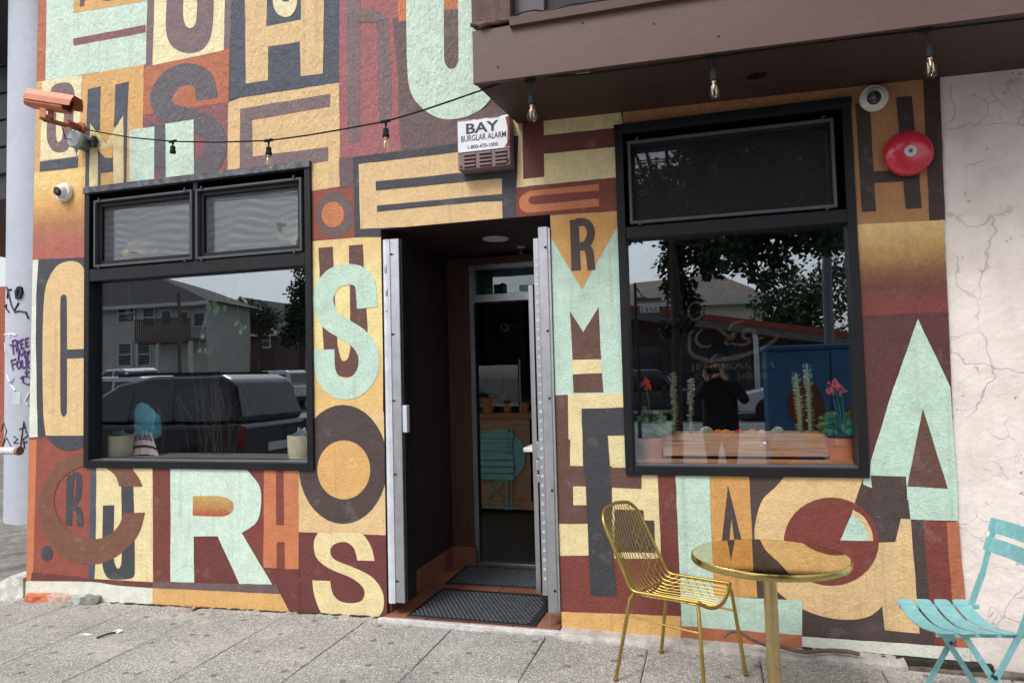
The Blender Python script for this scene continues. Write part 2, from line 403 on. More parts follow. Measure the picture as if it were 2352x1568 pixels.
P('cream',4,'B',[(188,-60),(334,-60),(328,30,1),(302,85,1),(262,101,1),(218,82,1),(194,35,1)]); P('navy',5,'B',[(230,-60),(292,-60),(285,8),(262,14),(244,8)])
B('terra','A',[(830,388),(1320,282),(1313,586),(820,663)],2)
B('roseplum','A',[(820,655),(1313,580),(1310,1040),(740,1080),(745,745)])
ST('slate',3,'A',[(1191,570),(1170,470,1),(1092,428,1),(990,458,1),(926,560,1),(968,650,1),(1100,690,1),(1212,745,1),(1240,850,1),(1190,950,1),(1080,1000,1),(960,950,1),(915,850,1),(915,715)], 124)
B('mustard','A',[(200,472),(508,430),(500,1095),(180,1110)]); B('cream','A',[(242,469),(472,433),(456,895),(232,926)],2)
P('plum',3,'A',[(350,478,1),(402,480,1),(429,530,1),(425,640,1),(415,760,1),(395,850,1),(350,877,1),(300,860,1),(271,790,1),(278,640,1),(290,530,1),(315,490,1)])
P('cream',4,'A',[(355,535,1),(373,560,1),(370,700,1),(358,800,1),(335,816,1),(325,780,1),(328,640,1),(335,555,1)])
P('navy',3,'A',[(232,930),(450,900),(447,965),(230,988)])
B('mustard','A',[(471,433),(828,372),(821,740),(745,750),(748,1075),(485,1095)],2)
P('navy',3,'A',[(507,515),(580,497),(576,750),(520,760),(520,1090),(490,1090),(497,745)]); P('navy',3,'A',[(665,488),(742,470),(734,640),(727,1070),(706,1070),(710,700),(655,735)])
P('cream2',4,'A',[(520,710),(612,824),(710,665),(713,860),(713,1085),(655,1085),(653,838),(606,906),(564,862),(565,1095),(515,1095)])
P('navy',4,'A',[(564,864),(606,907),(653,890),(652,986),(580,994),(578,1090),(565,1090)]); P('mustard',5,'A',[(566,862),(652,838),(650,908),(607,908)])
P('mint',4,'A',[(745,748),(890,728),(888,1060),(748,1080)]); P('mint',4,'A',[(952,712),(1115,688),(1116,1030),(956,1050)])
GR('left', [(2.42,(178,94,86)),(2.58,(176,104,88)),(2.72,(176,120,82)),(2.88,(222,172,104)),(3.05,(240,208,136))], 2,'A',[(180,992),(500,960),(502,1480),(170,1493)])
# tall C beside the left window
B('off','F',[(205,134),(272,131),(252,400),(250,700),(263,1360),(190,1364)]); B('char','F',[(268,132),(645,119),(640,1352),(262,1354),(249,700),(252,400)],2)
P('tan',3,'F',[(597,225),(597,752),(467,757),(465,400,1),(445,375,1),(422,400,1),(420,700,1),(422,1180,1),(443,1222,1),(465,1190,1),(467,820),(640,813),(640,1352),(320,1351),(303,1200,1),(297,800,1),(305,450,1),(330,290,1),(400,178,1),(490,146,1),(558,165,1)])
P('char',4,'F',[(325,1353),(640,1351),(640,1400),(582,1424),(520,1450,1),(440,1450,1),(370,1412,1),(335,1370)])
# below the left window
B('orange','G',[(238,-5),(222,906),(140,908),(165,400),(175,-5)]); B('rust','G',[(238,-10),(640,-10),(600,180),(580,900),(215,870)])
P('navy',3,'G',[(590,150),(626,150),(618,800),(611,905),(573,895),(583,500)])
B('cream2','G',[(625,150),(990,150),(993,925),(609,900)],2)
P('char',3,'G',[(668,420),(741,418),(737,600),(738,760,1),(760,827,1),(785,802,1),(790,700),(785,150),(862,150),(872,660),(872,860,1),(850,890,1),(720,896,1),(676,850,1),(662,780),(665,560)])
P('brown2',4,'G',[(925,298),(885,220,1),(790,130,1),(600,82,1),(450,108,1),(330,205,1),(265,350,1),(260,480,1),(310,640,1),(410,748,1),(560,798,1),(700,780,1),(830,690,1),(905,590,1),(940,465),(800,470),(770,550,1),(700,615,1),(600,637,1),(480,602,1),(400,532,1),(356,430,1),(358,340,1),(400,250,1),(480,190,1),(570,165,1),(670,172,1),(745,225,1),(775,297)])
P('char',3,'G',[(435,225),(480,218),(465,552),(425,547)]); ST('char',3,'G',[(470,222),(510,235,1),(512,310,1),(498,380,1),(455,418)],38); ST('char',3,'G',[(450,425),(500,440,1),(516,480,1),(520,556)],38)
EL('char',3,'G',305,730,38,49)
P('maroon',5,'G',[(210,852),(400,868,1),(575,890,1),(990,914),(992,952),(760,935,1),(600,912,1),(205,907)],'painted_panel'); P('plum2',5,'G',[(990,912),(1790,930),(1812,990),(990,952)],'painted_panel')
B('off','G',[(140,908),(215,905),(600,910),(992,950),(992,1100),(610,1085),(140,1020)],4); B('mustard','G',[(990,953),(1812,988),(1885,1130),(990,1100)],4)
B('maroon2','G',[(988,160),(1108,160),(1108,930),(992,925)],3); B('rust2','G',[(1540,160),(1712,160),(1708,832),(1560,600)],1); B('maroon','G',[(1250,618),(1412,616),(1560,930),(1255,930)],1)
P('mint',4,'G',[(1105,160),(1570,160),(1625,220,1),(1682,300,1),(1690,420,1),(1660,530,1),(1565,596),(1762,930),(1550,927),(1410,618),(1255,620),(1259,917),(1105,912)])
GR('r', [(.612,(178,88,60)),(.66,(182,138,82)),(.74,(196,162,96))], 5,'G',[(1250,358),(1440,362,1),(1498,390,1),(1513,425,1),(1498,465,1),(1440,490,1),(1250,485)],'painted_letter')
B('orange','G',[(1708,160),(1930,160),(1932,833),(1703,829)],2)
P('rust2',3,'G',[(1785,160),(1834,160),(1838,548),(1788,546)]); P('rust2',3,'G',[(1790,655),(1840,655),(1843,832),(1790,829)])
B('maroon','G',[(1600,640),(1706,826),(1935,830),(1940,1140),(1890,1135)],3)
# pillar between the left window and the entry
B('tan','B',[(-66,590),(0,564),(570,477),(577,1073),(413,1097),(380,930),(-70,1000)],2)
P('plum',3,'B',[(2,627),(520,540),(518,614),(70,692),(75,900),(508,845),(508,925),(410,940),(300,952),(0,1000)])
B('plum2','B',[(570,908),(658,900),(657,1072),(575,1075)],2); B('rust','B',[(380,1096),(655,1072),(661,1362),(380,1388)],1)
EL('plum2',2,'B',545,1232,109,129); EL('orange',3,'B',535,1233,65,74)
GR('pill', [(1.50,(226,190,124)),(1.75,(238,216,150)),(2.2,(240,222,160)),(2.33,(232,204,142))], 1,'H',[(90,258),(552,218),(556,1312),(100,1315)])
P('brown',2,'H',[(157,297),(246,289),(262,700),(275,900),(300,990,1),(335,985,1),(352,930,1),(356,880),(345,282),(430,275),(455,700),(462,850),(420,1000,1),(395,1070,1),(325,1096,1),(255,1060,1),(190,930),(175,700)])
ST('mint2',3,'H',[(460,668),(445,520,1),(400,470,1),(330,462,1),(245,490,1),(190,580,1),(192,660,1),(230,740,1),(320,800,1),(410,860,1),(465,950,1),(460,1060,1),(405,1140,1),(325,1170,1),(245,1140,1),(200,1060,1),(192,925)], 128)
B('tan','H',[(100,1313),(560,1310),(570,1700),(100,1700)],1); B('tan','I',[(30,0),(600,0),(600,612),(35,592)],1)
EL('dark',2,'I',322,155,288,384); EL('mustard',3,'I',328,190,171,190)
B('maroon','I',[(38,592),(600,612),(612,1160),(30,1140)],1)
P('cream2',2,'I',[(527,778),(505,690,1),(455,612,1),(390,596,1),(162,596),(138,640,1),(135,705,1),(160,770,1),(240,830,1),(370,885,1),(440,935,1),(462,985,1),(440,1035,1),(375,1050,1),(300,1035,1),(255,985,1),(240,908),(124,902),(135,990,1),(165,1080,1),(200,1125,1),(300,1138,1),(520,1150,1),(575,1105,1),(587,1030,1),(565,950,1),(500,875,1),(390,820,1),(270,770,1),(240,720,1),(255,680,1),(300,658,1),(350,660,1),(395,700,1),(415,775)])
# over the entry and under the bay
B('rose','B',[(566,-60),(968,-60),(968,500),(960,905),(572,912)],1)
P('plum',2,'B',[(612,-60),(692,-60),(690,815),(618,822)]); P('plum',2,'B',[(785,110),(852,105),(872,500),(870,690),(800,695),(792,400)]); P('plum',3,'B',[(685,60),(770,50),(855,108),(780,130),(690,128)])
P('plum2',2,'B',[(875,108),(960,100),(985,560),(1100,660),(1640,600),(1640,845),(925,872),(915,700),(905,400)],'painted_panel')
P('orange',3,'B',[(905,-60),(957,-60),(958,122),(910,126)],'painted_panel')
P('mint',4,'B',[(955,-60),(962,400,1),(985,540,1),(1050,625,1),(1130,675,1),(1200,688,1),(1290,675,1),(1370,640,1),(1425,590,1),(1470,500,1),(1480,-60)])
P('plum2',5,'B',[(1172,60),(1253,54),(1255,340,1),(1240,385,1),(1215,398,1),(1190,385,1),(1175,340,1)]); P('orange',5,'B',[(1172,-60),(1253,-60),(1253,55),(1172,62)],'painted_panel')
B('char','B',[(650,902),(1250,826),(1600,780),(1580,1290),(805,1360),(660,1362)],3)
P('tan',4,'B',[(683,945),(1258,876),(1500,848),(1510,1275),(693,1316)]); P('char',5,'B',[(781,1043),(1300,992),(1510,975),(1510,1024),(1300,1045),(783,1097)]); P('char',5,'B',[(789,1182),(1378,1126),(1510,1114),(1510,1155),(1378,1160),(790,1218)])
B('cream2','C',[(190,600),(800,600),(822,722),(800,1020),(195,1080)],2)
P('maroon',3,'C',[(243,690),(366,690),(368,778),(768,738),(800,740),(800,843),(368,885),(370,1016),(249,1029)]); P('hbrown',3,'C',[(822,600),(1500,560),(1490,690),(822,722)],'painted_panel')
B('rust2','C',[(172,1081),(800,1018),(810,1215),(172,1258)],2)
P('orange',3,'C',[(685,1058),(290,1098,1),(238,1130,1),(225,1165,1),(240,1208,1),(292,1222,1),(685,1185),(683,1140),(312,1176,1),(278,1155,1),(300,1128,1),(685,1095)])
# pillar between entry and right window
B('mint2','H',[(1580,100),(2060,60),(2075,1200),(1610,1210)],1); P('mustard2',2,'H',[(1575,97),(2040,66),(2030,125),(1785,552),(1585,215)])
P('dark',3,'H',[(1712,125),(1768,120),(1782,436),(1722,439)]); ST('dark',3,'H',[(1750,140),(1808,140,1),(1840,180,1),(1838,235,1),(1805,285,1),(1760,288)],50); ST('dark',3,'H',[(1775,280),(1822,300,1),(1838,350,1),(1846,434)],50)
P('brown',2,'H',[(1712,688),(1795,816),(1890,661),(1906,986),(1729,991)],'painted_panel'); P('cream2',2,'H',[(1728,989),(1906,985),(1911,1073),(1731,1079)],'painted_panel'); P('brown',2,'H',[(1730,1078),(1911,1071),(1920,1189),(1735,1192)],'painted_panel')
B('brown','H',[(1610,1207),(1710,1203),(1715,1700),(1625,1700)],1); B('cream2','H',[(1700,1200),(2085,1193),(2090,1700),(1707,1700)],1)
P('blk',3,'H',[(1785,1290),(2085,1281),(2085,1454),(1945,1456),(1958,1700),(1797,1700)])
B('brown','I',[(1690,-5),(1790,-5),(1788,165),(2060,168),(2060,537),(1700,537)],2); P('cream2',3,'I',[(1808,297),(1890,297),(1895,418),(1810,418)])
P('blk',4,'I',[(1872,-20),(2032,-20),(2047,180),(2062,640),(2091,1002),(1920,1000),(1895,400)])
B('cream2','L',[(540,-60),(900,-60),(930,668),(560,660)],1); P('brown',3,'L',[(552,5),(800,5),(786,70),(785,156),(556,146)]); P('dark',3,'L',[(590,306),(800,312),(803,384),(878,388),(884,624),(590,618)])
B('cream2','I',[(1700,535),(1905,535),(1910,743),(1710,746)],1); B('rust2','L',[(185,645),(420,645),(1060,662),(1070,1083),(190,1050)],2); P('cream2',3,'L',[(590,618),(885,622),(890,664),(590,662)],'painted_panel')
B('maroon2','L',[(902,-10),(1032,-10),(1060,700),(1066,1083),(932,1078),(927,660)],3); B('mustard','L',[(195,1047),(1070,1080),(1070,1240),(195,1180)],3)
B('mint2','L',[(1030,-10),(1275,-10),(1312,936),(1470,941),(1950,965),(1950,1218),(1077,1152),(1058,660)],4); B('terra','L',[(1070,1151),(1950,1217),(1950,1330),(1070,1245)],4)
B('mustard2','L',[(1266,-10),(1562,-10),(1590,510),(1627,946),(1310,937)],2); P('dark',3,'L',[(1412,130),(1372,510),(1345,770),(1400,773),(1425,505),(1438,368),(1455,505),(1520,785),(1576,789),(1506,505)])
B('dark','N',[(-185,-10),(1000,-10),(1010,380),(1095,386),(1140,980),(1170,1292),(200,1228),(195,955),(-118,948)],1)
P('tan',2,'N',[(150,-10),(670,-10),(650,85),(588,267),(760,547),(885,543),(925,374),(996,378),(1061,1206),(808,1182),(790,1008),(700,1080,1),(560,1106,1),(400,1092,1),(240,1042,1),(100,960,1),(-20,850,1),(-100,700,1),(-135,540,1),(-130,400,1),(-80,240,1),(20,140,1)])
EL('rust2',3,'N',420,540,345,320); P('mint2',5,'N',[(570,335),(620,382,1),(670,450,1),(692,534),(485,531)]); P('tan',4,'N',[(575,308),(655,360,1),(712,460,1),(724,534),(560,534),(560,400)]); P('mint2',2,'N',[(655,60),(705,60),(716,153),(650,125)],'painted_panel')
# strip right of the right window
B('hbrown','E',[(600,505),(1080,440),(1113,1267),(650,1294)],1); B('hbrown','E',[(-40,500),(690,420),(690,600),(-40,680)],1); B('strip','E',[(1073,440),(1170,440),(1200,1262),(1110,1267)],2)
P('hdark',2,'E',[(684,598),(768,590),(804,1214),(722,1219)]); P('hdark',3,'E',[(785,987),(1050,967),(1055,1036),(785,1053)]); P('hdark',2,'E',[(918,562),(1009,553),(1066,1197),(974,1201)])
GR('right', [(1.80,(120,58,54)),(1.92,(106,60,52)),(2.0,(126,88,62)),(2.1,(178,138,86)),(2.22,(216,184,122)),(2.31,(228,206,144))], 1,'K',[(120,134),(625,107),(650,602),(160,620)])
B('wine','K',[(160,617),(650,599),(690,1600),(225,1600)],1)
P('mint2',3,'K',[(487,635),(660,1000),(700,1600),(430,1600),(425,1476),(230,1470),(235,1395),(357,1000)]); P('mint2',3,'N',[(960,60),(1330,60),(1340,390),(994,379),(966,140)],'painted_panel')
P('brown',4,'K',[(512,1112),(646,1541),(430,1528)])
B('dark','N',[(716,66),(966,72),(994,372),(716,372)],2)
B('rust2','N',[(1085,386),(1260,393),(1302,1000),(1332,1305),(1166,1290),(1132,960)],2); B('terra','N',[(1257,395),(1345,400),(1420,1320),(1331,1305),(1296,950)],2)
B('off','N',[(200,1226),(1300,1302),(1420,1312),(1430,1410),(200,1300)],3)
# ---------------------------------------------------------------- neighbour to the right
def cracked():
    m, t, b = _base('cracked_plaster'); p = pos(t)
    n = noise(t, p, 3.2, 5, .6)
    ad = N(t, 'ShaderNodeVectorMath', operation='SCALE'); ad.inputs['Scale'].default_value = .22
    nn = N(t, 'ShaderNodeTexNoise'); nn.inputs['Scale'].default_value = 4.5; nn.inputs['Detail'].default_value = 6; t.links.new(p, nn.inputs['Vector']); t.links.new(nn.outputs['Color'], ad.inputs[0])
    sm = N(t, 'ShaderNodeVectorMath', operation='ADD'); t.links.new(p, sm.inputs[0]); t.links.new(ad.outputs[0], sm.inputs[1])
    hair = []
    for sc, wd, thr in ((2.1, .012, .46), (6.5, .022, .55)):
        v = N(t, 'ShaderNodeTexVoronoi', feature='DISTANCE_TO_EDGE'); v.inputs['Scale'].default_value = sc; t.links.new(sm.outputs[0], v.inputs['Vector'])
        c = N(t, 'ShaderNodeMapRange'); c.inputs[1].default_value = 0; c.inputs[2].default_value = wd*.75; c.inputs[3].default_value = 1; c.inputs[4].default_value = 0; t.links.new(v.outputs['Distance'], c.inputs[0])
        g = ramp(t, noise(t, p, 1.9 if sc < 3 else 2.6, 3), [(thr, gray(0)), (thr+.07, gray(1))])
        mu = N(t, 'ShaderNodeMath', operation='MULTIPLY'); t.links.new(c.outputs[0], mu.inputs[0]); t.links.new(g, mu.inputs[1]); hair.append(mu.outputs[0])
    mx = N(t, 'ShaderNodeMath', operation='MAXIMUM'); t.links.new(hair[0], mx.inputs[0]); t.links.new(hair[1], mx.inputs[1])
    base = ramp(t, n, [(.30, lin((214,202,196))), (.5, lin((230,219,213))), (.72, lin((236,227,221)))])
    chip = ramp(t, noise(t, p, 11, 9, .72), [(.63, gray(0)), (.66, gray(.9))])
    c1 = mixc(t, chip, base, lin((150,138,128)))
    f2 = N(t, 'ShaderNodeMath', operation='MULTIPLY'); f2.inputs[1].default_value = .34; t.links.new(mx.outputs[0], f2.inputs[0])
    c2 = mixc(t, f2.outputs[0], c1, lin((104,94,88)))
    # weather stain under the bay
    mp = N(t, 'ShaderNodeMapping'); mp.inputs['Scale'].default_value = (5, 1, 1.1); t.links.new(p, mp.inputs[0])
    st = ramp(t, noise(t, mp.outputs[0], 1.0, 5, .65), [(.52, gray(0)), (.78, gray(.22))])
    c3 = mixc(t, st, c2, lin((120,112,108)))
    t.links.new(c3, b.inputs['Base Color']); b.inputs['Roughness'].default_value = .85
    a = bump(t, b, noise(t, p, 26, 5, .6), .5, .012); inv = N(t, 'ShaderNodeMath', operation='SUBTRACT'); inv.inputs[0].default_value = 1; t.links.new(mx.outputs[0], inv.inputs[1])
    a = bump(t, b, inv.outputs[0], .5, .006, a); bump(t, b, noise(t, p, 5, 3), .5, .03, a); return m
NB = thing('plaster_building', (3, 0, 0), 'cracked off-white plaster building beside the mural wall on its right', 'building')
mb = MB(); mb.box(1.183, 7.5, .012, 9, -.2, 7.0); mb.build('plaster_wall', cracked(), NB)

# ---------------------------------------------------------------- frames and panes
steel = simple('frame_steel', (23, 24, 30), .48, 0, .25, 9, .08, 90, spec=.3)
steel2 = simple('sash_grey', (74, 74, 80), .45, 0, .14, 7)
drip = simple('drip_cap_grey', (104, 106, 114), .55, 0, .55, 22)
paneM = glass('pane_glass', 2.6, (.985, .99, .99, 1))
scr = bpy.data.materials.new('insect_screen'); scr.use_nodes = True; t = scr.node_tree; t.nodes.clear()
_o = N(t, 'ShaderNodeOutputMaterial'); _m = N(t, 'ShaderNodeMixShader'); _t = N(t, 'ShaderNodeBsdfTransparent'); _dd = N(t, 'ShaderNodeBsdfPrincipled'); _dd.inputs['Base Color'].default_value = lin((92, 96, 98)); _dd.inputs['Roughness'].default_value = .5
mpn = N(t, 'ShaderNodeTexWave', wave_type='BANDS', bands_direction='Z', wave_profile='SIN'); mpn.inputs['Scale'].default_value = 5.5; mpn.inputs['Distortion'].default_value = 9; mpn.inputs['Detail'].default_value = 1; mpn.inputs['Detail Scale'].default_value = .55; t.links.new(pos(t), mpn.inputs['Vector'])
t.links.new(ramp(t, mpn.outputs['Fac'], [(.15, gray(.24)), (.85, gray(.36))]), _m.inputs[0])
t.links.new(_t.outputs[0], _m.inputs[1]); t.links.new(_dd.outputs[0], _m.inputs[2]); t.links.new(_m.outputs[0], _o.inputs[0])
scrd = scr.copy(); scrd.name = 'insect_screen_dark'
for n_ in scrd.node_tree.nodes:
    if n_.bl_idname == 'ShaderNodeBsdfPrincipled': n_.inputs['Base Color'].default_value = lin((26, 27, 30))
    if n_.bl_idname == 'ShaderNodeValToRGB':
        for e_ in n_.color_ramp.elements: e_.color = gray(.30)
def frame_rect(mb, x0, x1, z0, z1, tx, tzb, tzt, y0, y1, txr=None):
    txr = txr or tx
    mb.bbox(x0, x0+tx, y0, y1, z0, z1, .003); mb.bbox(x1-txr, x1, y0, y1, z0, z1, .003)
    mb.bbox(x0+tx-.001, x1-txr+.001, y0+.001, y1, z0, z0+tzb, .003); mb.bbox(x0+tx-.001, x1-txr+.001, y0+.001, y1, z1-tzt, z1, .003)
def window(o, sashes, bar, label, mull=None, darker=False):
    x0, x1, z0, z1 = o; mb = MB(); frame_rect(mb, x0, x1, z0, z1, .047, .05, .05, -.022, .15)
    mb.bbox(x0+.046, x1-.046, -.019, .15, bar[0], bar[1], .004)
    win = mb.build('window', steel, CAFE); win['label'] = label
    mb = MB(); mb.bbox(x0+.04, x1-.04, .0, .15, z0+.048, z0+.056, .002); mb.build('sill_plate', steel2, win)
    mb = MB(); mb.bbox(x0-.002, x1+.002, -.032, .01, z1-.006, z1+.006, .003); mb.bbox(x0-.002, x1+.002, -.034, -.022, z1-.042, z1-.004, .003); mb.build('drip_cap', drip if not darker else steel, win)
    if mull: MB().bbox(mull[0], mull[1], -.012, .15, bar[1], z1-.05, .003).build('mullion', steel, win)
    for sx0, sx1, sz0, sz1 in sashes:
        mb = MB(); frame_rect(mb, sx0, sx1, sz0, sz1, .017, .018, .017, -.030, .012)
        fr = mb.build('sash_frame', steel2 if not darker else simple('sash_dark', (74, 76, 84), .42, 0, .12), win)
        mb = MB(); frame_rect(mb, sx0+.017, sx1-.017, sz0+.018, sz1-.017, *((.03, .03, .03) if not darker else (.012, .012, .012)), .0, .05); mb.build('sash_stile', steel, win)
        MB().box(sx0+.03, sx1-.03, .055, .060, sz0+.03, sz1-.03).build('pane', paneM, win)
        if darker: MB().box(sx0+.03, sx1-.03, .020, .0205, sz0+.03, sz1-.03).build('insect_screen', scrd, win)
        else: MB().box(sx0+.05, sx1-.045, .020, .0205, sz0+.045, sz1-.045).build('insect_screen', scr, win)
        for cx in (sx0+.05, sx1-.06):
            for cz, d in ((sz0, -1), (sz1, 1)):
                MB().box(cx, cx+.010, -.038, -.02, cz-.008 if d > 0 else cz-.012, cz+.012 if d > 0 else cz+.008).tube([(cx+.005, -.040, cz+.006*d), (cx+.02, -.042, cz+.008*d)], .0025, 6).build('clip', steel2, win)
    MB().box(x0+.04, x1-.04, GL-.003, GL+.003, z0+.05, bar[0]+.004).build('pane', paneM, win)
    return win
WINL = window(LW, [(-4.292, -3.434, 2.362, 2.855), (-3.405, -2.566, 2.358, 2.853)], (2.262, 2.352), 'left window with two vent lights over one big pane', (-3.44, -3.40))
WINR = window(RW, [(-.412, .692, 2.356, 2.844)], (2.272, 2.345), 'right window with one dark vent light over one big pane', None, True)
# ---------------------------------------------------------------- shop interior
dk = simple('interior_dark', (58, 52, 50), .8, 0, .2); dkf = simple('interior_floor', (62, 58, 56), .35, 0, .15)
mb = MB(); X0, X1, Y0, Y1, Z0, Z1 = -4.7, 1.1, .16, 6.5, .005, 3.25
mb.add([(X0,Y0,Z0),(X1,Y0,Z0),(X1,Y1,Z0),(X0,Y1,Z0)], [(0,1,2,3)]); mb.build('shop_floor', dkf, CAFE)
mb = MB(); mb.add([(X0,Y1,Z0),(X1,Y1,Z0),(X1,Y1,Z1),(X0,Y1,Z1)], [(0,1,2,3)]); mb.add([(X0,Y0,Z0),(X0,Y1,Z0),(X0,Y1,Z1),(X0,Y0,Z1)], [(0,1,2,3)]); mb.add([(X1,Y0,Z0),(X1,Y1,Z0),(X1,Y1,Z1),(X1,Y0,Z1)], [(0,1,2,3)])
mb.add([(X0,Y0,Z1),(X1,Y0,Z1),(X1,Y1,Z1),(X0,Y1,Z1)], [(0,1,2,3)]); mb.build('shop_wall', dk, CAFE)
# entry recess
em = simple('entry_maroon', (58, 40, 40), .5, 0, .12, 5, .1, 60)
DY = 1.2
mb = MB(); mb.box(-2.06, -2.003, .0, DY, .0, 2.52); mb.build('entry_wall', em, CAFE); mb = MB(); mb.box(-.889, -.84, .0, DY, .0, 2.52); mb.build('entry_wall', em, CAFE)
mb = MB(); mb.box(-2.003, -.889, .02, DY+.1, 2.461, 2.52); mb.build('entry_ceiling', em, CAFE)
wd = wood('door_wood', (74, 50, 37), (46, 31, 25), (40, 40, 3), .5)
mb = MB(); mb.bbox(-2.0, -1.822, DY-.05, DY+.06, .03, 2.44); fr = mb.build('door_casing', wd, CAFE); mb = MB(); mb.bbox(-1.823, -.892, DY-.048, DY+.06, 2.385, 2.44); mb.build('door_casing', wd, CAFE)
MB().bbox(-.99, -.892, DY-.05, DY+.06, .03, 2.384).build('door_casing', wd, CAFE)
alu = metal('aluminium', (186, 188, 192), .34, streak=(60, 60, 2))
dr = MB().bbox(-1.821, -1.781, DY-.03, DY+.05, .032, 2.384, .002).bbox(-1.782, -.99, DY-.028, DY+.05, 2.345, 2.384, .002).bbox(-1.782, -.99, DY-.03, DY+.05, 2.085, 2.145, .002).bbox(-1.782, -.99, DY-.03, DY+.05, .032, .055, .002).build('entry_door_frame', alu, CAFE)
MB().box(-1.781, -.992, DY+.005, DY+.01, 2.146, 2.344).build('transom_pane', glass('door_glass', 1.9, (.62, .72, .72, 1)), dr)
lf = MB().bbox(-1.125, -1.09, .34, 1.16, .10, 2.09, .003).build('door_leaf', alu, CAFE)
MB().box(-1.118, -1.10, .40, 1.10, .2, 2.0).build('leaf_pane', MATS['door_glass'], lf); MB().bbox(-1.19, -1.126, .36, 1.05, 1.00, 1.03, .004).build('push_bar', simple('bar_white', (226, 228, 228), .4), lf)
MB().box(-1.80, -.99, 1.50, 1.70, 2.13, 2.235).build('bulkhead', simple('bulkhead_teal', (96, 140, 138), .6), CAFE)
MB().box(-1.41, -1.13, DY-.012, DY-.006, 2.16, 2.205).build('pale_strip', simple('paper', (196, 208, 206), .7), CAFE)  # pale flat strip just in front of the transom pane
# floor tiles, base tiles, sill, mats
terra = [simple('terracotta_tile_%d' % i, c, .5, 0, .14, 9) for i, c in enumerate([(142, 90, 68), (130, 80, 62), (148, 98, 76)])]
grout = simple('grout', (120, 92, 76), .9)
ef = MB().box(-2.003, -.889, -.055, DY, -.05, .020).build('entry_floor', grout, CAFE)
nx, ny = 4, 5
for i in range(nx):
    for j in range(ny):
        a0, a1 = -2.001+i*(1.11/nx), -2.001+(i+1)*(1.11/nx)-.006; b0, b1 = -.05+j*(1.245/ny), -.05+(j+1)*(1.245/ny)-.006
        MB().bbox(a0, a1, b0, b1, .019, .0285+random.uniform(-.0006, .0006), .002).build('floor_tile', random.choice(terra), ef)
for j in range(5):
    MB().bbox(-2.003, -1.990, .03+j*.232, .03+(j+1)*.232-.006, .030, .175, .002).build('base_tile', random.choice(terra), ef)
MB().bbox(-2.0, -1.80, DY-.064, DY-.052, .03, .175, .002).build('base_tile', terra[1], ef)
mb = MB(); mb.bbox(-2.03, -.885, -.082, -.052, -.03, .027, .003); mb.build('door_sill', simple('sill_white', (208, 206, 206), .6, 0, .2, 20), CAFE)
rub = simple('black_rubber', (28, 30, 33), .6, 0, .15, 20)
def mat_mesh(name, x0, x1, y0, y1, rot, label):
    t0 = thing(name, ((x0+x1)/2, (y0+y1)/2, .029), label, 'doormat', 'rubber mats in the entry')
    mb = MB(); mb.bbox(x0, x1, y0, y1, .0295, .036, .003); base = mb.build('mat_base', rub, t0)
    mb = MB(); nxx = int((x1-x0-.06)/.030); nyy = int((y1-y0-.06)/.024)
    for i in range(nxx):
        for j in range(nyy):
            xx = x0+.03+i*.030+(.015 if j % 2 else 0); yy = y0+.03+j*.024
            mb.box(xx, xx+.020, yy, yy+.011, .036, .042)
    tag(mb.build('ribbing', simple('rubber_rib', (84, 88, 94), .42, 0, .15, 20), t0), kind='stuff'); t0.rotation_euler[2] = rot; return t0
mat_mesh('rubber_mat', -1.86, -1.03, -.035, .545, R(-1.2), 'black ribbed rubber mat at the threshold, nearer of the two')
mat_mesh('rubber_mat', -1.88, -1.10, .66, DY-.06, R(.6), 'black ribbed rubber mat against the shop door, farther of the two')
# entry ceiling lamp and sprinkler
t0 = thing('entry_downlight', (-1.41, .58, 2.46), 'round white recessed light in the entry ceiling', 'ceiling light')
MB().lathe([(.082, 0), (.092, -.004), (.092, .002), (.08, .003)], (-1.41, .58, 2.459), n=32).build('trim_ring', simple('white_enamel', (225, 225, 225), .35), t0)
MB().lathe([(0, -.006), (.06, -.004), (.08, 0)], (-1.41, .58, 2.459), n=32).build('lens', simple('opal_lens', (235, 235, 232), .3), t0)
t0 = thing('sprinkler_head', (-1.325, .95, 2.46), 'small white sprinkler head in the entry ceiling', 'sprinkler')
MB().lathe([(.03, 0), (.032, -.006), (.012, -.01)], (-1.325, .95, 2.462), n=18).build('escutcheon', MATS['white_enamel'], t0); MB().lathe([(.009, 0), (.009, -.03), (.004, -.034), (.018, -.04), (.018, -.043)], (-1.325, .95, 2.452), n=14).build('deflector', alu, t0)

# ---------------------------------------------------------------- security gate steel either side of the entry
galv = metal('galvanised', (188, 190, 196), .42, streak=(90, 90, 3)); galw = simple('gate_white', (214, 219, 228), .42, .2, .12, 12); blackm = simple('black_steel', (24, 24, 27), .5)
def hole_row(mb, x, zs, y, r=.0075):
    for z in zs: mb.lathe([(r, 0), (r, .004)], (x, y, z), (0, -1, 0), 10)
g1 = thing('security_gate_post', (-1.93, 0, .1), 'dented white and galvanised steel gate post on the left jamb of the entry', 'gate')
mb = MB(); pr = [(-1.987, .03), (-1.987, -.012), (-1.978, -.026), (-1.958, -.032), (-1.935, -.026)]
mb.prism([(x, y, .105) for x, y in pr]+[(-1.935, .03, .105)], (0, 0, 2.282)); mb.build('post_cover', galw, g1)
MB().bbox(-1.936, -1.874, -.020, .04, .107, 2.389, .003).build('channel', galv, g1)
MB().bbox(-1.878, -1.862, .0, .14, .107, 2.385, .002).build('edge_strip', blackm, g1)
mb = MB(); hole_row(mb, -1.924, [.24, .9, 1.36, 1.78, 2.29], -.0205)
for z in (.24, .9, 1.36, 1.78, 2.29): mb.box(-1.938, -1.905, -.0222, -.0205, z-.0015, z+.0015)
tag(mb.build('bolt_hole', blackm, g1), kind='stuff')
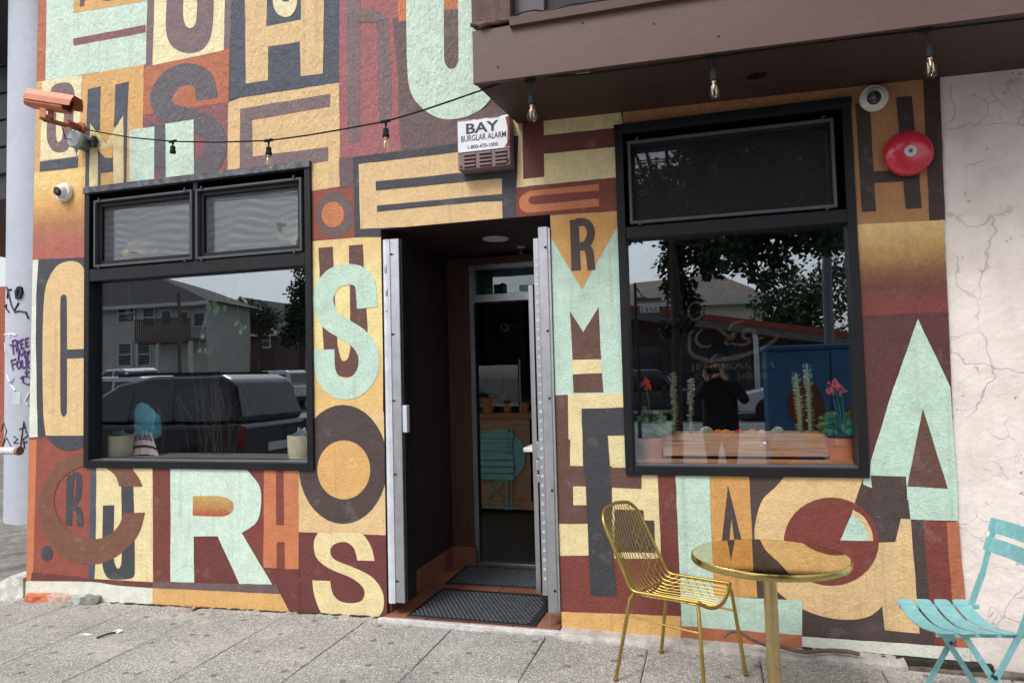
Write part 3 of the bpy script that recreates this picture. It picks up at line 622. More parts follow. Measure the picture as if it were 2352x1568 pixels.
MB().bbox(-1.872, -1.842, -.012, .03, 1.16, 1.33, .003).build('strike_plate', galw, g1)
mb = MB(); mb.ball((-1.962, -.030, 2.20), (.010, .006, .035)); mb.ball((-1.957, -.031, 2.05), (.008, .006, .03)); mb.ball((-1.96, -.03, 1.93), (.006, .005, .012)); mb.build('dent', blackm if False else galv, g1)
g2 = thing('security_gate_post', (-.92, 0, .1), 'galvanised steel gate post with perforated strip on the right jamb of the entry', 'gate')
MB().bbox(-.962, -.905, -.022, .05, .107, 2.386, .003).bbox(-.906, -.890, -.016, .05, .112, 2.38, .002).build('channel', galv, g2)
MB().bbox(-1.000, -.963, .004, .05, .20, 2.325, .002).build('perforated_strip', galv, g2)
mb = MB()
for i in range(36): mb.lathe([(.008, 0), (.009, .002), (.009, .004), (.004, .004), (.004, .001)], (-.981, .004, .30+i*.0545), (0, -1, 0), 10)
tag(mb.build('rivet', galw, g2), kind='stuff')
mb = MB(); hole_row(mb, -.918, [.24, .82, 1.36, 1.76, 2.26], -.0225, .008); tag(mb.build('bolt_hole', blackm, g2), kind='stuff')
MB().bbox(-1.020, -.998, .02, .07, 1.00, 1.10, .003).bbox(-1.024, -1.0, .01, .03, .93, .99, .003).bbox(-1.018, -.999, .012, .03, .86, .905, .003).build('lock', galv, g2)
MB().cyl((-.955, -.01, .03), (-.955, -.01, .11), .004, 8).build('drop_bolt', galv, g2)

# ---------------------------------------------------------------- brown bay over the right half
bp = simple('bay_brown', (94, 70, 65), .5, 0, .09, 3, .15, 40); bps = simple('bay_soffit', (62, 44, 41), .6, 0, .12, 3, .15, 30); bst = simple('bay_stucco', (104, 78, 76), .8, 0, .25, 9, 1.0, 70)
BAY = thing('bay_overhang', (.8, -.3, 3.1), 'brown painted bay projecting over the right half of the shop front', 'bay')
sz = lambda x: 3.036-.016*(x+1.07)
xa, xb, yf = -1.135, 4.6, -.66
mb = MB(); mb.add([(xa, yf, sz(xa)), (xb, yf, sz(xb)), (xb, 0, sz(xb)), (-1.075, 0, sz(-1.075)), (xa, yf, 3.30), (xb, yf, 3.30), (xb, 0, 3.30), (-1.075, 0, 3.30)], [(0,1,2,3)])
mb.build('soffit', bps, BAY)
mb = MB(); mb.add([(xa, yf, sz(xa)+.012), (xb, yf, sz(xb)+.012), (xb, yf, 3.31), (xa, yf, 3.31), (-1.077, -.001, sz(xa)), (-1.077, -.001, 3.31)], [(0,1,2,3), (0,3,5,4)])
mb.add([(xa, yf-.004, sz(xa)-.006), (xb, yf-.004, sz(xb)-.006), (xb, yf-.004, sz(xb)+.013), (xa, yf-.004, sz(xa)+.013), (xa, yf+.03, sz(xa)-.006), (xb, yf+.03, sz(xb)-.006)], [(0,1,2,3), (0,1,5,4)])
mb.build('fascia', bp, BAY)
mb = MB(); mb.prism([(-.925, yf-.002, 3.292), (-.925, yf-.024, 3.296), (-.925, yf-.028, 3.338), (-.925, yf+.05, 3.352), (-.925, yf+.05, 3.292)], (5.5, 0, 0)); mb.build('sill_board', bp, BAY)
mb = MB(); pts = []
bm = bmesh.new(); bmesh.ops.create_cube(bm, size=1); bmesh.ops.subdivide_edges(bm, edges=bm.edges[:], cuts=5, use_grid_fill=True)
for v in bm.verts:
    c = v.co.copy(); k = random.uniform(-.006, .006) if c.z < 0 else random.uniform(-.002, .002)
    v.co = Vector((-1.03+c.x*.21+k, -.345+c.y*.655+k, 4.05+c.z*1.42+(random.uniform(-.014, .014) if c.z < -.45 else 0)))
mb.bm(bm); mb.build('corner_pier', bst, BAY)
mb = MB(); mb.add([(-1.145, yf-.012, 3.335)]*0, []) ; mb.tube([(-1.14+i*.03, yf-.008+random.uniform(-.006,.006), 3.335+random.uniform(-.006,.006)+.0*i) for i in range(9)], [.013+random.uniform(-.005,.006) for i in range(9)], 7); mb.build('stucco_lip', bst, BAY)
mb = MB(); mb.bbox(-.925, -.757, -.60, -.55, 3.352, 4.4); mb.bbox(-.758, 4.6, -.59, -.55, 4.3, 4.4); mb.bbox(1.4, 1.5, -.59, -.55, 3.352, 4.3); mb.build('window_frame', simple('bay_frame_dark', (74, 66, 72), .5), BAY)
MB().box(-.76, 4.55, -.566, -.56, 3.352, 4.30).build('pane', simple('bay_screen', (44, 38, 42), .7), BAY); MB().box(-.92, 4.6, -.50, -.02, 3.302, 4.6).build('blind', simple('bay_inside', (30, 27, 29), .9), BAY)
mb = MB(); mb.box(-1.11, 4.6, -.65, 0, 4.76, 4.80); mb.build('bay_roof', bp, BAY)
w_ = MB(); w_.tube([(-.92+i*.06, yf+.01-.008*(i % 3), 3.362+.006*math.sin(i*1.3)) for i in range(30)], .004, 6); w_.build('loose_cable', blackm, BAY)
t0 = thing('soffit_downlight', (.29, -.31, 3.014), 'round dark recessed light in the brown soffit', 'ceiling light')
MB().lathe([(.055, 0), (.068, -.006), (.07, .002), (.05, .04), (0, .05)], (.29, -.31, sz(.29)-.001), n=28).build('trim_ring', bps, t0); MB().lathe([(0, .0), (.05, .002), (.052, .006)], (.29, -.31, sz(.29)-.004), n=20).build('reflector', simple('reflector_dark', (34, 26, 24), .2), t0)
mb = MB(); mb.box(1.62, 1.624, yf-.006, yf, sz(1.6)+.01, 3.31)
for xx, zz in ((-1.0, 3.10), (-.55, 3.26), (.1, 3.09), (.62, 3.25), (1.2, 3.1), (-.2, 3.20)): mb.lathe([(.006, 0), (.005, .003), (0, .004)], (xx, yf, zz), (0, -1, 0), 8)
tag(mb.build('seam_and_nail', simple('bay_seam', (66, 50, 48), .7), BAY), kind='stuff')
t0 = thing('paper_tab', (-.55, -.62, 3.02), 'thin white paper tab stuck under the brown fascia', 'paper'); MB().box(-.60, -.53, -.615, -.605, sz(-.56)-.004, sz(-.56)-.001).build('tab', simple('paper', (196, 208, 206), .7), t0)
# ---------------------------------------------------------------- pavement, kerb, road, far side
def agg(name='exposed_aggregate'):
    m, t, b = _base(name); p = pos(t)
    v = N(t, 'ShaderNodeTexVoronoi'); v.inputs['Scale'].default_value = 210; t.links.new(p, v.inputs['Vector'])
    g = N(t, 'ShaderNodeSeparateColor'); t.links.new(v.outputs['Color'], g.inputs[0])
    speck = ramp(t, g.outputs[0], [(.0, lin((108,105,102))), (.30, lin((130,127,123))), (.55, lin((150,147,143))), (.80, lin((170,167,162))), (.97, lin((212,208,202)))])
    big = ramp(t, noise(t, p, 1.6, 6, .62), [(.28, gray(.80)), (.5, gray(1.05)), (.72, gray(1.22))])
    c = mixc(t, 1.0, speck, big, 'MULTIPLY')
    v2 = N(t, 'ShaderNodeTexVoronoi'); v2.inputs['Scale'].default_value = 60; t.links.new(p, v2.inputs['Vector']); g2 = N(t, 'ShaderNodeSeparateColor'); t.links.new(v2.outputs['Color'], g2.inputs[0])
    c = mixc(t, ramp(t, g2.outputs[1], [(.0, gray(.25)), (.2, gray(0))]), c, lin((90,84,80)))
    # worn pale cement in a band of its own shape, with old gum spots
    wn = ramp(t, noise(t, p, 3.4, 5, .7), [(.55, gray(0)), (.68, gray(.65))]); c = mixc(t, wn, c, lin((186,180,174)))
    gs = N(t, 'ShaderNodeTexVoronoi', voronoi_dimensions='2D'); gs.inputs['Scale'].default_value = 3.3; t.links.new(p, gs.inputs['Vector'])
    spot = ramp(t, gs.outputs['Distance'], [(.050, gray(.62)), (.075, gray(0))]); c = mixc(t, spot, c, lin((66,62,60)))
    t.links.new(c, b.inputs['Base Color']); b.inputs['Roughness'].default_value = .86
    a = bump(t, b, v.outputs['Distance'], .5, .003); bump(t, b, noise(t, p, 7, 3), .3, .01, a); return m
AG = agg(); cem = simple('cement_strip', (186, 181, 175), .9, 0, .26, 8, .9, 60); asph = simple('asphalt', (122, 122, 124), .9, 0, .25, 3, .8, 120); joint = simple('joint_dirt', (112, 107, 102), .95, 0, .3, 10)
walk = tag(MB().add([(-60, 0, 0)]*0, []).box(-8.1, 9, -4.75, -.01, -.5, -.085).build('sidewalk', joint, None), kind='structure')
xs = [.774+.5785*i for i in range(-16, 10)]; ys = [-.085, -.70, -1.28, -1.86, -2.44]
for i in range(len(xs)-1):
    for j in range(len(ys)-1):
        a, b_ = xs[i]+.0024, xs[i+1]-.0024; c, d = ys[j+1]+.0024, ys[j]-.0024
        if a < -8.2 or b_ > 2.9: continue
        t_ = random.uniform(-.0012, .0012); jw = [random.uniform(-.002, .002) for _ in range(4)]; e = .006
        z = lambda x: gz(x)+t_
        mb = MB(); mb.add([(a+jw[0], c, z(a)-.004), (b_+jw[1], c, z(b_)-.004), (b_+jw[2], d, z(b_)-.004), (a+jw[3], d, z(a)-.004), (a+e, c+e, z(a)), (b_-e, c+e, z(b_)), (b_-e, d-e, z(b_)), (a+e, d-e, z(a)), (a, c, -.09), (b_, c, -.09), (b_, d, -.09), (a, d, -.09)],
            [(4,5,6,7), (0,1,5,4), (1,2,6,5), (2,3,7,6), (3,0,4,7), (8,9,1,0), (9,10,2,1), (10,11,3,2), (11,8,0,3)])
        mb.build('paving_slab', AG, walk)
MB().box(-4.95, 9, -4.75, -2.45, -.08, -.012).build('paving_rest', AG, walk)
MB().box(-8.1, -4.95, -4.75, -2.45, -.3, -.075).build('drive_apron', AG, walk); MB().box(-8.1, -4.95, -.079, .35, -.3, -.075).build('drive_apron', cem, walk)
# strip against the wall: smooth left of the door, broken cement right of it
mb = MB()
def rag(x0, x1, n, yf_, zf_, zb_):
    P = []
    for i in range(n+1):
        x = x0+(x1-x0)*i/n; k = random.uniform(-1, 1); P.append((x, yf_+.007*k, gz(x)-.02, gz(x)+zf_+.005*random.uniform(-1, 1), gz(x)+zb_+.003*random.uniform(-1, 1)))
    vs = []; fs = []
    for x, y, zl, zf, zb in P: vs += [(x, y-.004, zl), (x, y, zf), (x, y+.03, zb), (x, .0, zb+.004)]
    for i in range(n):
        for k in range(3): fs.append((i*4+k, (i+1)*4+k, (i+1)*4+k+1, i*4+k+1))
    return vs, fs
mb.add(*rag(-4.95, -2.03, 60, -.082, .0, .002)); mb.build('wall_footing', AG, walk)
mb = MB(); mb.add(*rag(-2.03, -.88, 26, -.094, .004, .006)); mb.build('wall_footing', cem, walk)
mb = MB(); mb.add(*rag(-.885, .47, 50, -.125, .012, .026)); mb.build('wall_footing', cem, walk)
mb = MB(); mb.add(*rag(.47, .90, 22, -.11, .018, .032)); mb.build('wall_footing', cem, walk)
mb = MB(); mb.add(*rag(.90, 6, 60, -.05, .0, .004)); mb.build('wall_footing', simple('broken_footing', (118, 108, 98), .95, 0, .4, 12, 1.0, 50), walk)
dirt = simple('gutter_dirt', (52, 48, 42), 1, 0, .4, 40, 1.0, 120)
mb = MB(); vs, fs = rag(-4.2, -2.02, 70, -.022, .006, .010); mb.add(vs, fs); vs, fs = rag(.42, 1.3, 30, -.032, .030, .034); mb.add(vs, fs); tag(mb.build('gutter_dirt', dirt, None), 'dark grit packed along the foot of the mural wall', 'dirt', None, 'stuff')
# kerb, road
tag(MB().bbox(-120, 120, -4.91, -4.75, -.35, -.012, .015).build('kerb', cem, None), kind='structure')
tag(MB().add([(-250, -21.5, -.16), (250, -21.5, -.16), (250, -4.91, -.16), (-250, -4.91, -.16)], [(0,1,2,3)]).build('road', asph, None), kind='structure')
mk = simple('road_paint', (205, 203, 196), .7, 0, .2); mb = MB()
for i in range(-20, 20): mb.add([(i*6, -12.6, -.156), (i*6+3, -12.6, -.156), (i*6+3, -12.48, -.156), (i*6, -12.48, -.156)], [(0,1,2,3)])
for y in (-7.0, -18.2): mb.add([(-120, y, -.156), (120, y, -.156), (120, y+.1, -.156), (-120, y+.1, -.156)], [(0,1,2,3)])
tag(mb.build('road_marking', mk, None), kind='structure')
tag(MB().box(-250, 250, -25.5, -21.5, -.4, -.02).build('far_pavement', cem, None), kind='structure')
tag(MB().add([(-900, -900, -.42), (900, -900, -.42), (900, 900, -.42), (-900, 900, -.42)], [(0,1,2,3)]).build('ground', simple('far_ground', (112, 108, 100), .95, 0, .2, .5), None), kind='structure')
tag(MB().box(-30, -4.95, .35, 60, -.35, -.10).box(-30, -8.1, -4.75, -.2, -.4, -.075).build('side_street', simple('side_asphalt', (142, 138, 134), .95, 0, .4, 5, 1.0, 60), None), kind='structure')
# ---------------------------------------------------------------- beyond the left corner
PC = Vector((-7.95, 2.75, 0)); PR = .43
PIL = thing('grey_pillar', (PC.x, PC.y, -.1), 'round grey pillar covered in scribbled graffiti, left of the mural corner', 'pillar')
MB().lathe([(PR, -.12), (PR, 6.95)], PC, n=48).build('shaft', simple('pillar_paint', (180, 185, 197), .55, 0, .07, 1.2, .2, 30), PIL, True)
MB().box(-12, -5.6, 1.9, 7, 6.9, 7.2).build('canopy_slab', simple('canopy_dark', (64, 66, 72), .7), PIL)
def on_pillar(px, py):
    r = ray(px, py); o = CAM-PC; a = r.x**2+r.y**2; b2 = o.x*r.x+o.y*r.y; c = o.x**2+o.y**2-(PR+.003)**2; dsc = b2*b2-a*c
    return CAM+r*((-b2-math.sqrt(max(dsc, 0)))/a)
def scrawl(paths, col, name, wd=.010):
    mb = MB()
    for p in paths:
        q = [on_pillar(*D('b', x, y)) for x, y in p]
        if len(q) > 1: mb.tube(q, wd, 5)
    return mb.build(name, simple('graffiti_'+name, col, .6), PIL)
scrawl([[(48,345),(60,380),(55,430)],[(60,365),(85,365)],[(62,375),(75,440),(85,480),(110,530),(140,520),(190,530),(208,575)],[(85,480),(105,520),(138,460)],[(38,490),(50,475),(48,505),(68,530)]], (34,34,40), 'black_scrawl', .012)
scrawl([[(140,350),(124,380),(128,425),(148,420),(160,385),(155,355),(140,350)]], (34,34,40), 'black_ring', .026)
scrawl([[(92,735),(100,840)],[(85,775),(72,770)],[(92,740),(118,733)],[(95,780),(118,770)],[(122,820),(122,735),(140,740),(125,775),(145,820)],[(152,735),(155,800),(178,790)],[(152,735),(172,728)],[(153,765),(170,760)],[(186,725),(190,785),(212,775)],[(186,725),(210,718)],[(188,752),(206,748)],
 [(135,880),(140,815),(158,850),(175,810),(185,870)],[(190,815),(200,845),(215,810)],[(200,845),(198,880)],[(82,885),(98,955)],[(82,885),(118,875)],[(88,915),(112,905)],[(128,890),(122,920),(135,945),(152,925),(148,890),(128,890)],[(160,880),(165,940),(185,935)],[(190,880),(195,945)],[(215,885),(195,915),(222,945)],
 [(150,1015),(170,1000),(200,1000),(225,1010)],[(165,1000),(170,1045),(205,1060),(226,1050)],[(182,975),(215,965)],[(192,955),(195,1000)]], (104,72,140), 'purple_scrawl', .011)
scrawl([[(10,1400),(30,1340),(50,1400),(20,1520)],[(20,1520),(50,1450),(85,1525)],[(100,1440),(130,1460),(100,1490),(135,1490)],[(150,1520),(160,1440),(175,1330),(195,1420)],[(140,1390),(190,1370)],[(180,1530),(170,1460),(210,1430)],[(165,1490),(200,1480)]], (60,60,70), 'grey_scrawl', .008)
scrawl([[(50,990),(70,1040),(100,1020),(80,1060),(112,1105)],[(35,695),(80,690),(118,700)],[(70,670),(72,715)],[(215,1120),(185,1180),(205,1210)],[(40,750),(42,820)]], (226,230,240), 'white_scrawl', .012)
mb = MB(); q = [on_pillar(*D('b', x, y)) for x, y in ((90,1120),(152,1118),(152,1205),(94,1215))]; mb.prism(q, (q[0]-PC).normalized()*.003+Vector((0,0,0))); mb.build('sticker', simple('paper', (196, 208, 206), .7), PIL)
# low rail, kerb stub, rubble at the corner
t0 = thing('handrail', (-5.35, .2, 1.0), 'white wrapped pipe rail end jutting in beside the mural corner', 'rail')
MB().cyl((-6.3, .2, 1.0), (-5.27, .2, 1.007), .030, 14).build('pipe', simple('pipe_white', (212, 214, 216), .6, 0, .2, 30, .5, 60), t0); MB().cyl((-5.275, .2, 1.007), (-5.245, .2, 1.007), .034, 14).build('end_cap', simple('pipe_rust', (150, 120, 105), .8), t0); MB().cyl((-6.25, .2, -.1), (-6.25, .2, 1.0), .03, 12).build('upright', MATS['pipe_white'], t0)
def rock(c, r, n=1, seed=0, flat=.6):
    rr = random.Random(seed); bm = bmesh.new(); bmesh.ops.create_icosphere(bm, subdivisions=2, radius=1)
    for v in bm.verts:
        k = 1+rr.uniform(-.22, .22); v.co = Vector((v.co.x*r[0]*k, v.co.y*r[1]*k, min(max(v.co.z, -.5), .55)*r[2]*k*1.1))
    mb = MB(); mb.bm(bm, Matrix.Translation(Vector(c))); return mb
for i, (x, y, r, c, lb) in enumerate([(-4.78, -.03, (.12, .06, .055), (214, 124, 84), 'rounded orange painted rubble lump at the foot of the mural corner'), (-4.58, -.03, (.12, .055, .055), (196, 168, 154), 'pinkish flaking rubble lump between the orange and pale lumps'), (-4.40, -.035, (.07, .05, .055), (190, 192, 190), 'pale blue-grey rubble lump below the left window'), (-4.30, -.035, (.075, .05, .058), (140, 136, 126), 'grey-brown rubble lump at the right end of the corner rubble')]):
    tag(rock((x, y, gz(x)+.015), r, seed=i).build('rubble_stone', simple('rubble_%d' % i, c, .9, 0, .3, 30, 1, 90)), lb, 'rubble', 'broken rubble at the corner')
mb = MB(); mb.prism([(-5.30, -.02, -.1), (-4.94, -.02, -.1), (-4.94, -.02, .10), (-5.06, -.02, .11), (-5.24, -.02, .02), (-5.3, -.02, -.02)], (0, .55, 0)); tag(mb.build('kerb_stub', simple('kerb_white', (214, 212, 206), .85, 0, .3, 14, .9, 60)), 'whitewashed concrete stub at the left corner of the mural wall', 'kerb')
# brick building, grey upper storey far down the side street
BR = thing('brick_building', (-14, 9, 0), 'red brick building glimpsed beyond the grey pillar', 'building')
mb = MB(); MB().box(-18, -11.2, 9, 14, -.2, 4.0).build('brick_wall', None, BR)
m, t, b = _base('brick'); br = N(t, 'ShaderNodeTexBrick'); br.inputs['Scale'].default_value = 4.2; br.inputs['Color1'].default_value = lin((168, 84, 58)); br.inputs['Color2'].default_value = lin((146, 70, 50)); br.inputs['Mortar'].default_value = lin((150, 130, 118)); br.inputs['Mortar Size'].default_value = .016
rx = N(t, 'ShaderNodeMapping'); rx.inputs['Rotation'].default_value = (R(90), 0, 0); t.links.new(pos(t), rx.inputs[0]); t.links.new(rx.outputs[0], br.inputs['Vector']); t.links.new(br.outputs[0], b.inputs['Base Color']); b.inputs['Roughness'].default_value = .9
for o in BR.children: o.data.materials.append(m)
for zz in (.9, 2.35): 
    wf = MB().box(-14.6, -13.6, 8.93, 9.0, zz, zz+1.0).build('window', simple('white_trim', (220, 220, 222), .6), BR); MB().box(-14.5, -13.7, 8.91, 8.93, zz+.08, zz+.92).build('pane', simple('far_pane', (70, 78, 90), .1), wf)
DG = thing('grey_upper_building', (-10, 3, 3), 'dark grey panelled block high beyond the grey pillar', 'building')
MB().box(-16, -9.0, 4.6, 9, 4.6, 9).build('panel_wall', simple('dark_panel', (62, 64, 72), .6), DG)
mb = MB()
for i in range(8): mb.bbox(-16, -9.25, 4.52-.0, 4.60, 5.0+i*.45, 5.0+i*.45+.42, .01)
mb.build('cladding', simple('dark_panel2', (70, 72, 80), .55), DG)
# ---------------------------------------------------------------- fixtures on the wall
cop = simple('camera_copper', (188, 112, 80), .42, .15, .10, 10); copd = simple('camera_dark', (96, 56, 40), .5)
B0 = wall(186, 297, 0); ARM = .42
hc = Vector((B0.x-.02, -ARM, B0.z+.16))                      # housing centre
t0 = thing('bullet_camera', (B0.x, 0, B0.z), 'copper painted bullet camera on a long arm at the left corner', 'security camera')
ax = Vector((.93, .16, -.20)).normalized(); sd_ = Vector((-.16, .98, 0)).normalized(); upv = ax.cross(sd_)*-1
upv = sd_.cross(ax)*-1 if upv.z < 0 else upv
if upv.z < 0: upv = -upv
E1 = vpl(*D('d', 560, 600), (B0.x, -ARM, 0), (1, 0)); hc = vpl(*D('d', 690, 330), (B0.x, -ARM, 0), (1, 0))
L = .155
mb = MB(); prof = [(-.055, -.035), (-.05, .018), (-.034, .05), (.034, .05), (.05, .018), (.055, -.035), (.04, -.055), (-.04, -.055)]
mb.prism([hc-ax*L+sd_*a+upv*b for a, b in prof], ax*(2*L-.03)); body = mb.build('housing', cop, t0)
mb = MB(); prof = [(-.064, -.02), (-.058, .02), (-.040, .058), (.040, .058), (.058, .02), (.064, -.02), (.060, -.02), (.053, .018), (.036, .053), (-.036, .053), (-.053, .018), (-.060, -.02)]
mb.prism([hc-ax*(L-.0)+sd_*a+upv*b for a, b in prof], ax*(2*L+.035)); mb.build('sun_shield', cop, t0)
mb = MB(); e = hc+ax*(L-.029); mb.prism([e+sd_*a+upv*b for a, b in [(-.04, -.042), (-.04, .03), (.04, .03), (.04, -.042)]], ax*.003); mb.build('front_glass', simple('camera_glass', (52, 30, 22), .15), t0)
mb = MB()
for k in (-.035, .035):
    c0 = hc-ax*.02+sd_*k-upv*.055; mb.obox(c0-Vector((0, 0, .032)), ax*.022, sd_*.003, Vector((0, 0, .034)))
kn = hc-ax*.02-upv*.125; mb.lathe([(.028, -.014), (.034, -.006), (.03, .012), (.02, .02)], kn+Vector((0, 0, .012)), n=16); mb.build('tilt_bracket', cop, t0)
MB().tube([kn, kn.lerp(B0, .55), B0+Vector((0, -.11, .012))], [.017, .017, .019], 12).tube([B0+Vector((0, -.13, .014)), B0+Vector((0, -.02, 0))], [.022, .03], 12).lathe([(.05, 0), (.05, .016), (.03, .02)], B0, (0, -1, 0), 18).build('arm', simple('arm_rust', (150, 78, 48), .5, .1, .2, 20), t0)
J0 = wall(178, 325, -.06)
MB().tube([kn.lerp(B0, .45)-Vector((0, 0, .015)), kn.lerp(B0, .55)-Vector((0, 0, .10)), J0+Vector((-.03, .0, .02))], .004, 6).build('cable', blackm, t0)
t0 = thing('junction_box', (J0.x, 0, J0.z), 'round grey electrical box on the wall under the bullet camera', 'junction box')
jg = simple('box_grey', (150, 158, 160), .5); c = Vector((J0.x+.02, 0, J0.z))
MB().lathe([(.058, .0), (.058, .05), (.062, .052), (.062, .085)], c, (0, -1, 0), 28).build('box_body', simple('box_grey_dark', (104, 110, 104), .5), t0, True)
MB().lathe([(.064, .085), (.064, .108), (.055, .116), (0, .117)], c, (0, -1, 0), 28).build('cover', jg, t0, True)
mb = MB(); mb.cyl(c+Vector((.06, -.03, 0)), c+Vector((.115, -.03, 0)), .022, 12).cyl(c+Vector((.10, -.03, .03)), c+Vector((.10, -.03, -.045)), .02, 12); mb.build('plug', blackm, t0, True)
MB().cyl(c+Vector((-.0, -.09, -.06)), c+Vector((0, -.09, -.085)), .012, 10).tube([c+Vector((0, -.09, -.08)), c+Vector((.004, -.09, -.11)), c+Vector((.012, -.09, -.14))], .004, 6).build('cable_gland', jg, t0)
def dome_camera(c, look, label):
    t0 = thing('dome_camera', c, label, 'security camera', 'white turret cameras'); wm = simple('camera_white', (226, 226, 222), .35)
    c = Vector(c); MB().lathe([(.070, 0), (.070, .022), (.064, .03), (.058, .03)], c, (0, -1, 0), 32).build('base', wm, t0, True)
    look = Vector(look).normalized(); b = c+Vector((0, -.034, 0)); prof = [(.050*math.sin(math.pi*i/12), -.050*math.cos(math.pi*i/12)) for i in range(10)]
    MB().lathe(prof+[(.036, .037), (.034, .026)], b, look, 28).build('turret', wm, t0, True)
    MB().lathe([(0, .036), (.020, .034), (.034, .028)], b, look, 24).build('lens_face', simple('lens_black', (26, 26, 30), .12), t0, True)
    MB().lathe([(0, .040), (.010, .038), (.013, .034)], b, look, 16).build('lens', simple('lens_grey', (90, 92, 96), .1), t0, True)
dome_camera((-4.575, -.008, 2.945), (.02, -.95, -.25), 'white turret camera left of the left window, lens turned to the corner')
dome_camera((.895, -.008, 2.925), (-.30, -.85, -.42), 'white turret camera just under the bay beside the right window')
# alarm bell
bc = Vector((1.042, 0, 2.607)); t0 = thing('alarm_bell', bc, 'round red fire alarm bell on the wall right of the right window', 'alarm bell')
red = simple('bell_red', (206, 40, 66), .28, 0, .06, 6); red.node_tree.nodes['Principled BSDF'].inputs['Coat Weight'].default_value = .4
MB().lathe([(.05, 0), (.05, .02), (.04, .03)], bc, (0, -1, 0), 24).build('back_plate', blackm, t0)
MB().lathe([(.112, .018), (.119, .022), (.120, .032), (.114, .046), (.098, .060), (.070, .070), (.030, .074), (0, .074)], bc, (0, -1, 0), 56).build('gong', red, t0, True)
MB().lathe([(.029, .073), (.029, .0765), (0, .0765)], bc, (0, -1, 0), 28).build('centre_label', simple('label_silver', (196, 200, 200), .4), t0)
mb = MB(); mb.lathe([(.009, .0765), (.008, .084), (0, .085)], bc, (0, -1, 0), 6)
for i in range(5): mb.box(bc.x-.014+i*.006, bc.x-.010+i*.006, -.0775, -.0766, bc.z+.012, bc.z+.014+.003*(i % 2))
mb.build('centre_nut', simple('nut_blue', (60, 70, 110), .4), t0)
# burglar alarm box
ax0, ax1, az0, az1, ay = -1.432, -1.100, 2.756, 3.063, -.10
t0 = thing('burglar_alarm_box', ((ax0+ax1)/2, 0, az0), 'louvred steel alarm box lettered BAY BURGLAR ALARM above the entry', 'alarm box')
bxm = simple('alarm_plum', (128, 104, 106), .5, 0, .10, 9, .1); MB().bbox(ax0, ax1, ay, -.004, az0, az1, .005).build('case', bxm, t0)
mb = MB(); S_ = lambda u, v: (ax0+(ax1-ax0)*u, ay-.003, az0+(az1-az0)*v)
mb.prism([S_(.0, .352), S_(1, .352), S_(1, 1), S_(.86, .995), S_(.80, .96), S_(.62, .965), S_(.57, .985), S_(.38, .965), S_(.33, .99), S_(0, 1)], (0, -.0015, 0)); sg = mb.build('sign_plate', simple('sign_white', (226, 230, 236), .4, 0, .06, 14), t0)
rustm = simple('rust_stain', (150, 74, 66), .8, 0, .35, 60); mb = MB()
for a in [[(.93, .95), (1, .97), (1, .45), (.955, .46), (.965, .75)], [(.90, .36), (1, .36), (1, .50), (.96, .46)], [(0, .995), (.33, .985), (.3, .972), (0, .98)], [(.0, .35), (.012, .35), (.012, 1), (0, 1)]]:
    p0 = [S_(*q) for q in a]; mb.add([(x, ay-.0050, z) for x, y, z in p0], [tuple(range(len(p0)))])
mb.build('rust_edge', rustm, sg)
ink = simple('sign_ink', (46, 52, 60), .5)
for body, u, v, hgt, wd_, off in (('BAY', .49, .705, .21, .63, .026), ('BURGLAR ALARM', .505, .555, .125, .86, .018), ('1-800-470-1000', .49, .40, .078, .58, .022)):
    vs, fs = text_mesh(body, 1, off, 1.0); ys = [y for x, y in vs]; k = max(ys)
    W_ = wd_*(ax1-ax0); H_ = hgt*(az1-az0); cx = ax0+(ax1-ax0)*u; cz = az0+(az1-az0)*v
    MB().add([(cx+x*W_, ay-.0054, cz+y/k*H_) for x, y in vs], fs).build('lettering', ink, sg)
for i in range(3):
    for j in range(4):
        xx = ax0+(ax1-ax0)*(.12+.30*i); zz = az0+(az1-az0)*(.055+.075*j); lw = (ax1-ax0)*.22
        MB().prism([(xx, ay+.001, zz+.016), (xx, ay-.010, zz+.004), (xx, ay-.010, zz), (xx, ay+.001, zz)], (lw, 0, 0)).build('louvre', bxm, t0)
mb = MB()
for u, v in ((.06, .07), (.95, .10)): mb.lathe([(.007, 0), (.006, .004), (0, .005)], S_(u, v), (0, -1, 0), 12)
mb.build('screw', blackm, t0)
mb = MB()
for i in range(3):
    for j in range(4):
        xx = ax0+(ax1-ax0)*(.12+.30*i); zz = az0+(az1-az0)*(.055+.075*j); mb.box(xx, xx+(ax1-ax0)*.22, ay-.006, ay-.001, zz-.005, zz-.0005)
mb.build('louvre_slot', blackm, t0)
# ---------------------------------------------------------------- string lights
SL = thing('string_lights', (-4.2, -.05, 2.9), 'black string of bare bulbs from the left corner to the brown bay', 'string lights')
cordm = simple('cord_black', (24, 27, 30), .75, spec=.2); A0 = Vector((-4.35, -.03, 0)); A1 = Vector((-.84, -.63, 0)); dirL = (A1-A0)
cp = lambda px, py: vpl(px, py, A0, dirL)
span = [(200, 298), (224, 303), (300, 316), (397, 325), (500, 327), (617, 323), (700, 312), (777, 299), (886, 279), (971, 254), (1050, 227), (1102, 209), (1160, 188), (1217, 177)]
pts = [cp(*p) for p in span]; sp2 = lambda x: Vector((x, -.632, sz(x)-.014))
pts += [sp2(x)+Vector((0, 0, -.006*math.sin((x+.83)/.9*math.pi))) for x in (-.6, -.3, 0, .063, .4, .7, .98, 1.4, 1.9, 2.6)]
MB().tube(pts, .0048, 6).build('cord', cordm, SL)
bulbg = glass('bulb_glass', 1.5, (.96, .94, .90, 1)); fil = simple('filament', (236, 206, 170), .4); brass = metal('brass', (196, 160, 90), .35)
